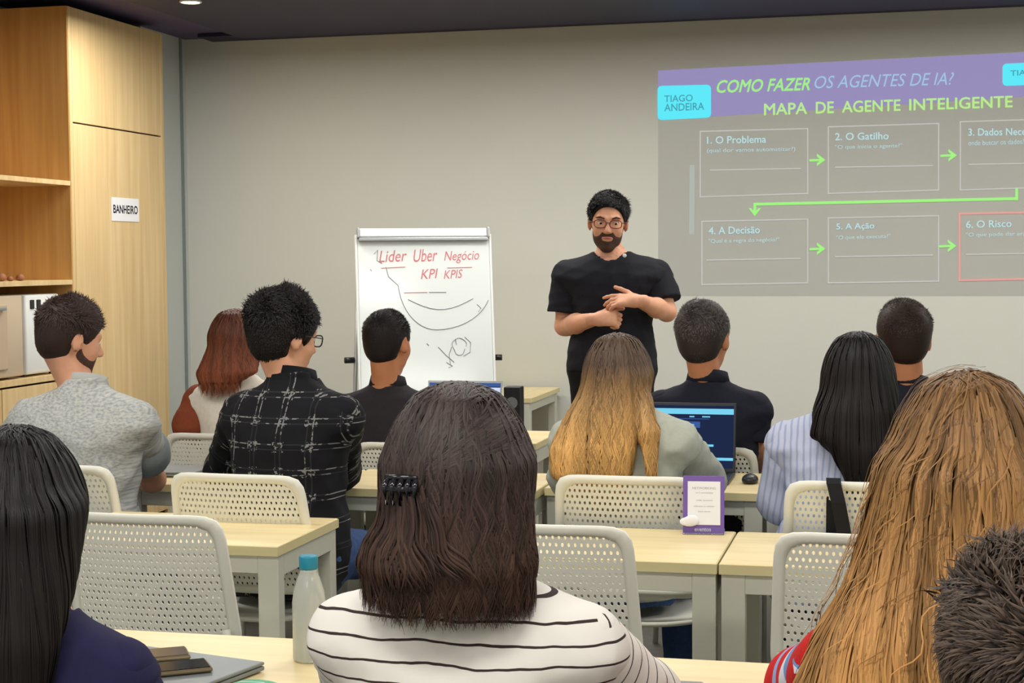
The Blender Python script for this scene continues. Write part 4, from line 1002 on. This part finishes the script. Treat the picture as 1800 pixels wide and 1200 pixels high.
def half_up(F):
    q, P0 = P.roots(3800, 77, front=.06, lowb=.05, lows=.045); P0 = P0[P0[:, 2] > clip_[2]+.01]
    d = np.linalg.norm(P0-clip_, axis=1)
    a = march2(F, P0, clipdir, 20, d/20*1.25, -.001, .005, .0035, 78)
    r = np.random.RandomState(5); n = 500; P1 = clip_+np.stack([r.normal(0, .018, n), r.uniform(-.006, .0, n), -r.uniform(.0, .02, n)], 1)
    b = march2(F, P1, lambda x, k: V3(0, -.2, -1)+np.stack([(x[:, 0]-clip_[0])*9, 0*x[:, 0], 0*x[:, 0]], 1), 18, np.full(n, .0070), .004, .016, .0035, 79, wave=.5, hangz=1.03)
    return [a, b]
long_hair(P, hair_mat('hair_espresso', lin(58, 48, 46), lin(62, 44, 36), .6), [(1.016, -.010, -.045, .080, .060), (1.034, -.006, -.05, .114, .084), (1.060, -.008, -.048, .121, .090), (1.09, -.006, -.042, .113, .090), (1.118, 0, -.035, .104, .092), (1.159, 0, -.02, .102, .104), (1.2, 0, -.012, .100, .106)], 1.012, n=3200, wave=.55, width=.0032, seed=7, extra=half_up, h=.006, steps=26)
m_clip = mat('clip_black', lin(30, 30, 36), rough=.18)
cl = MB()
for k in range(5): cl.tube([clip_+V3(-.020+.010*k, -.004, .018), clip_+V3(-.021+.0105*k, -.020, .006), clip_+V3(-.020+.010*k, -.014, -.018)], [.0035, .0045, .0028], 8)
cl.tube([clip_+V3(-.024, -.006, .018), clip_+V3(.024, -.006, .018)], .0045, 8); cl.tube([clip_+V3(-.022, -.018, .004), clip_+V3(.022, -.018, .004)], .004, 8); cl.build('hair_clip', m_clip, P.e, True)

# woman with long ombre blonde hair
r_ = at(1090, 720, 4.56)
P = Person('seated person with long brown hair fading to blonde in a pale sage sweater', None, r_, at(1088, 596, 4.58), hs=.97, hyaw=-4, hpitch=4, chest=(.01, .02), zs=1.015, z0=.55, sw=.155, female=True, wide=1.1, skin=SK_C)
P.build_body(desk_arms(P)); P.garment('sweater', m_sage, infl=.018, neckz=.04, wr=.006, seed=22); P.trousers(m_jean)
for sd in (-1, 1): P.sleeve(sd, m_sage, 1.9, infl=.018, wr=.006, seed=80+sd)
def side_lock(F):
    r = np.random.RandomState(6); n = 420; P1 = V3(.085, -.10, 1.06)+np.stack([r.normal(0, .012, n), r.uniform(-.02, 0, n), r.uniform(-.08, .03, n)], 1)
    return [march2(F, P1, lambda x, k: V3(.12, -.05, -1)+0*x, 22, (P1[:, 2]-.85)/22, .0, .004, .0034, 66, wave=.4, hangz=.88, rtap=.1)]
H_OMB = hair_mat('hair_ombre', lin(84, 66, 52), lin(202, 156, 94), .46, pos=(.16, .70))
long_hair(P, H_OMB, [(.835, -.055, -.125, .070, .03), (.865, -.066, -.125, .104, .045), (.94, -.060, -.115, .114, .055), (1.02, -.034, -.09, .106, .065), (1.09, -.010, -.045, .098, .09), (1.15, 0, -.02, .092, .10), (1.18, 0, -.015, .088, .10)], .815, n=4800, wave=.5, width=.0038, seed=8, extra=side_lock,
          locks=[((.075, -.07, 1.08), (.104, -.125, .99), .022, .022), ((.104, -.125, .99), (.114, -.138, .87), .022, .012)])

# grey-haired man
r_ = at(1243, 700, 5.72)
P = Person('seated person with thinning greying hair in a navy shirt, right of the presenter', None, r_, at(1237, 532, 5.74), hs=1.12, hyaw=-12, hpitch=2, chest=(-.0, .02), zs=1.0, z0=.54, sw=.165, wide=1.12, skin=SK_B)
P.build_body({1: (at(1318, 772, 5.74), at(1334, 818, 5.95), HREL((-1, 0, 0), (0, 1, .3), .4)), -1: (at(1165, 775, 5.78), at(1195, 700, 6.1)*V3(1, 1, 0)+V3(0, 0, .79), HREL((0, 0, -1), (1, .2, 0), .3))})
P.garment('shirt', m_navydk, neckz=.05, seed=24, wr=.005, infl=.016); P.collar(m_navydk, .070, .036); P.trousers(m_blacktr)
for sd in (-1, 1): P.sleeve(sd, m_navydk, .98, infl=.018, seed=90+sd)
P.short_hair(hair_mat('hair_greying', lin(66, 58, 56), lin(96, 88, 86), .5), n=6500, length=.020, g=.009, top=.002, lift=.25, seed=37, bald=1, low=-.085)

# woman in light blue striped shirt
r_ = at(1466, 740, 4.60)
P = Person('seated person with long straight black hair in a light blue striped shirt', None, r_, at(1512, 594, 4.62), hs=.97, hyaw=-12, hpitch=6, chest=(.035, .03), zs=1.01, z0=.54, sw=.160, female=True, wide=1.05, skin=SK_C)
P.build_body({-1: (at(1372, 880, 4.66), at(1400, 850, 4.95)*V3(1, 1, 0)+V3(0, 0, .70), HREL((0, 0, -1), (1, .2, 0), .3)), 1: (at(1585, 835, 4.85), at(1530, 800, 5.1)*V3(1, 1, 0)+V3(0, 0, .778), HREL((0, 0, -1), (-1, .2, 0), .3))})
m_lb = stripe_mat('light_blue_stripe', lin(190, 196, 216), lin(160, 168, 200), .018, .006, .0, axis=0); P.garment('blouse', m_lb, infl=.018, neckz=.045, wr=.005, seed=26); P.collar(m_lb, .062, .03); P.trousers(m_blacktr)
for sd in (-1, 1): P.sleeve(sd, m_lb, 1.95, infl=.020, wr=.005, seed=100+sd)
ox = P.hc[0]
long_hair(P, H_BLACK, [(.845, ox+.010, -.125, .030, .025), (.90, ox+.010, -.125, .055, .04), (.95, ox+.004, -.12, .078, .05), (.985, ox-.015, -.11, .105, .055), (1.05, ox-.008, -.08, .108, .075), (1.10, ox, -.045, .102, .09), (1.15, ox, -.02, .094, .10), (1.18, ox, -.015, .088, .10)], .83, n=4200, width=.0036, seed=10)

# dark-haired man in navy near the slide
r_ = at(1596, 700, 5.72)
P = Person('seated person with short dark hair and navy jacket over a white collar, under the slide', None, r_, at(1588, 531, 5.74), hs=1.12, hyaw=12, hpitch=2, chest=(-.0, .02), zs=1.0, z0=.54, sw=.165, wide=1.12, skin=SK_B)
P.build_body(desk_arms(P)); P.garment('jacket', m_navydk, neckz=.045, seed=28, wr=.004, infl=.016); P.collar(m_cream, .060, .034, 'shirt_collar'); P.collar(m_navydk, .068, .024); P.trousers(m_blacktr)
for sd in (-1, 1): P.sleeve(sd, m_navydk, 1.9, seed=110+sd, infl=.016)
P.short_hair(H_DARK, n=6500, length=.016, g=.008, top=.002, lift=.25, seed=39, low=-.072)

# woman with honey blonde hair, front right
r_ = at(1700, 1100, 2.28)
P = Person('seated person with very long honey blonde hair in a red and blue floral top', None, r_, at(1700, 675, 2.31), hs=1.04, hyaw=6, hpitch=2, chest=(.0, .02), zs=.955, z0=.55, sw=.172, female=True, wide=1.1, skin=SK_C)
P.build_body(desk_arms(P, reach=.40)); P.garment('floral_top', floral_mat(), infl=.014, neckz=.035, wr=.004, seed=30); P.trousers(m_blacktr)
for sd in (-1, 1): P.sleeve(sd, MATS.get('x') or bpy.data.materials['floral_cloth'] if 'floral_cloth' in bpy.data.materials else m_rust, 1.5, infl=.020, seed=120+sd)
def flyaway(F):
    r = np.random.RandomState(3); q, P0 = P.roots(60, 91, front=.07, lowb=.03, lows=.04)
    return [march2(F, P0, lambda x, k: V3(-.5, -.1, -1)+0*x, 30, np.full(len(P0), .014), .006, .014, .0016, 92, wave=.7, hangz=.8)]
long_hair(P, hair_mat('hair_honey', lin(118, 86, 52), lin(192, 142, 84), .62, pos=(.0, .8)), [(.74, -.02, -.12, .12, .04), (.80, -.025, -.13, .175, .055), (.89, -.028, -.125, .192, .065), (.965, -.020, -.105, .172, .08), (1.045, -.003, -.07, .150, .095), (1.125, 0, -.04, .132, .11), (1.20, 0, -.02, .116, .118), (1.25, 0, -.015, .098, .11)], .73, n=9500, steps=40, width=.0036, seed=11, wave=.22, extra=flyaway, faceoff=.02)

# woman in navy top, front left
r_ = at(42, 1000, 2.28)
P = Person('seated person with straight black hair in a navy top, by the phones on the desk', None, r_, at(38, 767, 2.31), hs=1.04, hyaw=-8, hpitch=6, chest=(.0, .02), zs=.885, z0=.49, sw=.150, female=True, wide=1.1, skin=SK_C)
P.build_body({sd: (P.root+V3(sd*.20, .03, .66), P.root+V3(sd*.10, .24, .62), HREL((0, 0, -1), (-sd, .2, 0), .3)) for sd in (-1, 1)}); P.garment('navy_top', m_navy, infl=.014, neckz=.035, wr=.003, seed=32); P.trousers(m_jean)
for sd in (-1, 1): P.sleeve(sd, m_navy, .9, infl=.018, seed=130+sd)
long_hair(P, H_BLACK, [(.70, -.03, -.12, .08, .04), (.78, -.02, -.125, .105, .055), (.90, -.005, -.10, .110, .07), (.98, 0, -.06, .108, .09), (1.05, 0, -.03, .104, .105), (1.10, 0, -.018, .102, .11), (1.14, 0, -.015, .094, .105)], .68, n=6500, steps=38, width=.0032, seed=13)

# nearest person at the lower right corner
r_ = at(1816, 1190, 1.66)
P = Person('nearest person with tousled short dark brown hair, cut off by the picture corner', None, r_, at(1816, 1004, 1.68), hs=1.0, hyaw=5, hpitch=6, chest=(.0, .02), zs=.86, z0=.50, sw=.165, skin=SK_A)
P.build_body({sd: (P.root+V3(sd*.21, .14, .66), P.root+V3(sd*.10, .30, .60), HREL((0, 0, -1), (-sd, .2, 0), .3)) for sd in (-1, 1)}); P.garment('sweatshirt', m_darkshirt, neckz=.04, seed=34); P.trousers(m_jean)
for sd in (-1, 1): P.sleeve(sd, m_darkshirt, 1.9, seed=140+sd)
P.short_hair(hair_mat('hair_brown_tousled', lin(44, 36, 33), lin(84, 70, 60), .6), n=11000, length=.040, g=.014, top=.012, lift=.20, curl=.25, width=.0034, seed=41, low=-.08)


# ------------------------------------------------------------------ things on the desks
m_scr = glow('screen_dark', lin(30, 40, 70), strength=1.); m_scr_c = glow('screen_cyan', lin(120, 205, 235)); m_scr_b = glow('screen_blue', lin(60, 90, 150)); m_lapblack = mat('laptop_charcoal', lin(46, 48, 54), rough=.4, metal=.3)
def laptop(loc, w_, d_, tilt, m, label, rz=0, ui=None, zs_=.22, group=None):
    e = empty('laptop', loc, rz, label=label, cat='laptop')
    MB().box(-w_/2, w_/2, 0, d_, 0, .014, .004).build('base', m, e); MB().box(-w_/2+.02, w_/2-.02, .09, d_-.02, .0135, .0155, .001).build('keyboard', m_black, e)
    T = Matrix.Translation((0, d_-.004, .012)) @ Matrix.Rotation(R(-tilt), 4, 'X')
    o = MB().box(-w_/2, w_/2, -.003, .004, 0, zs_, .003).build('lid', m, e); o.matrix_local = T
    s_ = MB().box(-w_/2+.008, w_/2-.008, -.0045, -.0032, .014, zs_-.010).build('screen', m_scr, o); s_.matrix_local = Matrix.Identity(4)
    for x0, x1, z0, z1, mm in ui or ():
        q = MB().box(-w_/2+.008+x0*(w_-.016), -w_/2+.008+x1*(w_-.016), -.0056, -.0046, .014+z0*(zs_-.024), .014+z1*(zs_-.024)).build('screen_bar', mm, o)
    return e
lp = at(1293, 832, 5.39)
laptop((lp[0]-.175, 5.15, .741), .35, .235, 10, m_lapblack, 'open laptop with a dark blue screen in front of the blonde woman', ui=[(0, 1, .86, .95, m_scr_c), (0, 1, .12, .165, m_scr_c), (0, .80, .34, .375, m_scr_c), (.4, .66, .64, .74, m_scr_b), (.45, .6, .68, .70, m_scr_c), (.1, .75, .78, .79, m_scr_b), (.55, .60, .81, .83, m_scr_c), (.68, .76, .81, .83, m_scr_c), (0, .5, .27, .30, m_scr_b)], zs_=.235)
laptop((-1.815, 6.28, .741), .33, .225, 14, m_alu, 'open silver laptop with a bright screen in front of the short-haired man', ui=[(0, 1, .92, 1, m_scr_b), (0, 1, .05, .90, glow('screen_white', lin(205, 215, 245)))], zs_=.215)
laptop((.02, 5.15, .741), .31, .22, 20, m_lapblack, 'open charcoal laptop hidden behind the light blue shirt woman', ui=[(.1, .9, .2, .8, m_scr_b)], zs_=.2)
laptop((-.30, 6.30, .741), .30, .20, 28, m_lapgrey, 'open grey laptop on the front row desk beside the black tablet', rz=R(-35), ui=[(.1, .6, .7, .74, m_scr_b)], zs_=.19)
c0 = at(885, 690, 6.40)
e = empty('mini_speaker', (-1.555, 6.36, .741), label='small upright black speaker box at the end of the front row desk', cat='speaker')
MB().box(-.035, .035, -.035, .035, 0, .215, .004).build('housing', m_black, e); MB().cyl((0, -.036, .15), (0, -.034, .15), .024, n=24).build('speaker_cone', m_lapgrey, e); MB().cyl((0, -.036, .07), (0, -.034, .07), .028, n=24).build('speaker_cone', m_lapgrey, e)
e = empty('tablet_case', (-.40, 6.50, .741), R(6), label='flat black tablet case lying on the front row desk beside the navy shirt man', cat='case')
# closed laptops, phones
def closed_laptop(loc, rz, w_, d_, label, m=m_lapgrey):
    e = empty('closed_laptop', loc, rz, label=label, cat='laptop')
    MB().box(-w_/2, w_/2, -d_/2, d_/2, .002, .0105, .003).build('base', m, e); MB().box(-w_/2, w_/2, -d_/2, d_/2, .0115, .018, .003).build('lid', m, e)
    for sx in (-1, 1):
        for sy in (-1, 1): MB().cyl((sx*(w_/2-.02), sy*(d_/2-.02), 0), (sx*(w_/2-.02), sy*(d_/2-.02), .003), .006, n=8).build('foot', m_black, e)
    return e
bpy.data.objects.remove(bpy.data.objects['tablet_case'])
e = empty('tablet_case', (-.56, 6.50, .741), R(0), label='flat black tablet case lying on the front row desk beside the grey-haired man', cat='case')
MB().box(-.0, .22, -.10, .12, 0, .02, .006).build('cover', m_black, e); MB().box(.02, .20, -.08, .10, .0195, .022, .001).build('panel', m_lapblack, e)
closed_laptop((-1.285, 2.59, .741), R(-14), .30, .205, 'closed grey laptop under two phones in the nearest row')
closed_laptop((-.405, 2.625, .741), R(2), .16, .11, 'grey closed tablet computer beside the striped shirt sleeve'); 
closed_laptop((-2.49, 5.10, .741), R(4), .26, .19, 'closed grey laptop on the desk between the grey shirt man and the plaid shirt man', m_lapgrey)
def phone(loc, rz, label, mf, mg):
    e = empty('smartphone', loc, rz, label=label, cat='phone'); MB().box(-.037, .037, -.077, .077, 0, .0085, .004, 3).build('case', mf, e); MB().box(-.033, .033, -.073, .073, .0082, .0095, .0006).build('screen', mg, e)
    MB().box(-.030, -.008, .045, .068, -.0004, .0006).build('camera_bump', m_black, e)
m_gold = mat('phone_gold_edge', lin(142, 126, 96), rough=.3, metal=.6)
phone((-1.335, 2.625, .760), R(-58), 'brown-tinted smartphone on the closed laptop, the one further from the camera', m_gold, mat('glass_brown', lin(86, 70, 60), rough=.12))
phone((-1.258, 2.548, .760), R(-55), 'black-glass smartphone on the closed laptop, nearer the camera', m_gold, mat('glass_black', lin(20, 20, 28), rough=.08))
e = empty('green_pouch', (-1.065, 2.475, .741), label='mint green cloth pouch on the desk beside the striped sleeve', cat='pouch')
F = Field(); F.ell((0, 0, .014), (.055, .05, .016), k=.01); F.extra = wrinkles(9, .002); F.cut((0, 0, 0.001), (0, 0, -1)); V, Q = F.surface(.004); mk('cloth_body', V, Q, cloth('mint_cloth', lin(116, 186, 150)), e, True)
MB().tube([(-.045, 0, .018), (-.02, .004, .028), (.02, .004, .028), (.045, 0, .018)], .002, 6).build('zip', m_white, e, True)
# bottle
bo = empty('water_bottle', (-1.066, 2.75, .741), label='translucent bottle with a teal cap beside the striped shirt woman', cat='bottle')
mb_ = mat('bottle_plastic', lin(216, 220, 212), rough=.2); mb_.node_tree.nodes['Principled BSDF'].inputs['Transmission Weight'].default_value = .45
MB().lathe([(.028, 0), (.031, .004), (.031, .11), (.028, .13), (.020, .155), (.0155, .165), (.0155, .172)], 28).build('bottle_body', mb_, bo, True)
m_teal = mat('cap_teal', lin(30, 134, 160), rough=.4); MB().lathe([(.0165, .170), (.0175, .172), (.0175, .192), (.016, .195)], 24).build('cap', m_teal, bo, True)
# purple card holder
s0 = at(1234, 937, 4.235)
sg = empty('card_stand', (s0[0]+.004, 4.235, .741), R(5), label='purple-framed acrylic card stand holding a white printed notice on the desk', cat='sign stand')
m_pur = mat('purple_card', lin(112, 84, 160), rough=.35); T = Matrix.Rotation(R(-9), 4, 'X')
def sgp(o): o.parent = sg; o.matrix_local = T; return o
sgp(MB().box(-.055, .055, 0, .003, 0, .155, .001).build('purple_sheet', m_pur)); sgp(MB().box(-.0425, .0445, -.0018, -.0002, .024, .140).build('notice_sheet', m_paper))
ac = mat('acrylic', lin(235, 238, 240), rough=.05); ac.node_tree.nodes['Principled BSDF'].inputs['Transmission Weight'].default_value = .9
MB().box(-.055, .055, -.012, .075, 0, .003, .001).build('foot', ac, sg)
m_ltxt = mat('notice_ink', lin(170, 168, 172), rough=.8)
for body, x0, x1, z0, z1 in (('NETWORKING', -.03, .032, .119, .125), ('wi-fi convidados', -.022, .025, .108, .112), ('rede: eventos', -.02, .024, .088, .092), ('silencie o celular', -.026, .03, .072, .076), ('bom curso', -.014, .018, .058, .062)):
    sgp(quad_text('notice_lettering', body, [(x0, z1), (x1, z1), (x1, z0), (x0, z0)], m_ltxt, None, lambda a, b: (a, -.0022, b)))
sgp(quad_text('notice_lettering', 'eventos', [(-.024, .016), (.02, .016), (.02, .007), (-.024, .007)], m_paper, None, lambda a, b: (a, -.0006, b), bold=.02))
F = Field(); F.ell((-.038, -.006, .032), (.026, .004, .013), k=.005); F.ell((-.03, -.006, .040), (.014, .004, .010), k=.008); V, Q = F.surface(.002); sgp(mk('white_blob', V, Q, m_paper, None, True))  # raised white blob low on the left of the card
# strap and mouse-like charger
st_ = empty('bag_strap', (-.16, 4.30, .88), label='wide black strap hanging over the chair back of the light blue shirt woman', cat='strap')
V, Fc = [], []; pts = [(-.02, .04, -.16), (-.018, .028, -.02), (-.018, .006, .012), (-.016, -.016, .0), (-.004, -.018, -.05), (.008, -.002, -.12), (.018, .006, -.20), (.03, .012, -.30)]
for x, y, z in pts:
    for dx, dy in ((-.019, -.0015), (.019, -.0015), (.019, .0015), (-.019, .0015)): V.append((x+dx, y+dy-.012, z))
for i in range(len(pts)-1):
    for k in range(4): Fc.append((i*4+k, i*4+(k+1) % 4, i*4+4+(k+1) % 4, i*4+4+k))
Fc += [(3, 2, 1, 0), tuple(len(V)-4+k for k in range(4))]; mk('webbing', V, Fc, cloth('strap_black', lin(34, 34, 38)), st_); MB().tube([(.010, -.016, -.20), (.046, -.014, -.205), (.048, -.012, -.225), (.012, -.014, -.222)], .003, 6, closed=True).build('buckle', m_black, st_, True)
e = empty('computer_mouse', (-.485, 5.235, .741), label='small black computer mouse on the desk beside the open dark laptop', cat='mouse')
F = Field(); F.ell((0, 0, .010), (.027, .045, .020), k=.01); F.cut((0, 0, .001), (0, 0, -1)); V, Q = F.surface(.003); mk('shell', V, Q, m_black, e, True); MB().cyl((-.003, .022, .028), (.003, .022, .028), .006, n=12).build('wheel', m_lapgrey, e, True)
e = empty('small_black_case', (-2.33, 5.17, .741), label='small black case beside the closed laptop near the plaid shirt man', cat='case')
MB().box(-.04, .04, -.03, .03, 0, .026, .008, 3).build('shell', m_black, e, True); MB().box(-.041, .041, -.031, .031, .012, .014, .001).build('zip', m_lapgrey, e)
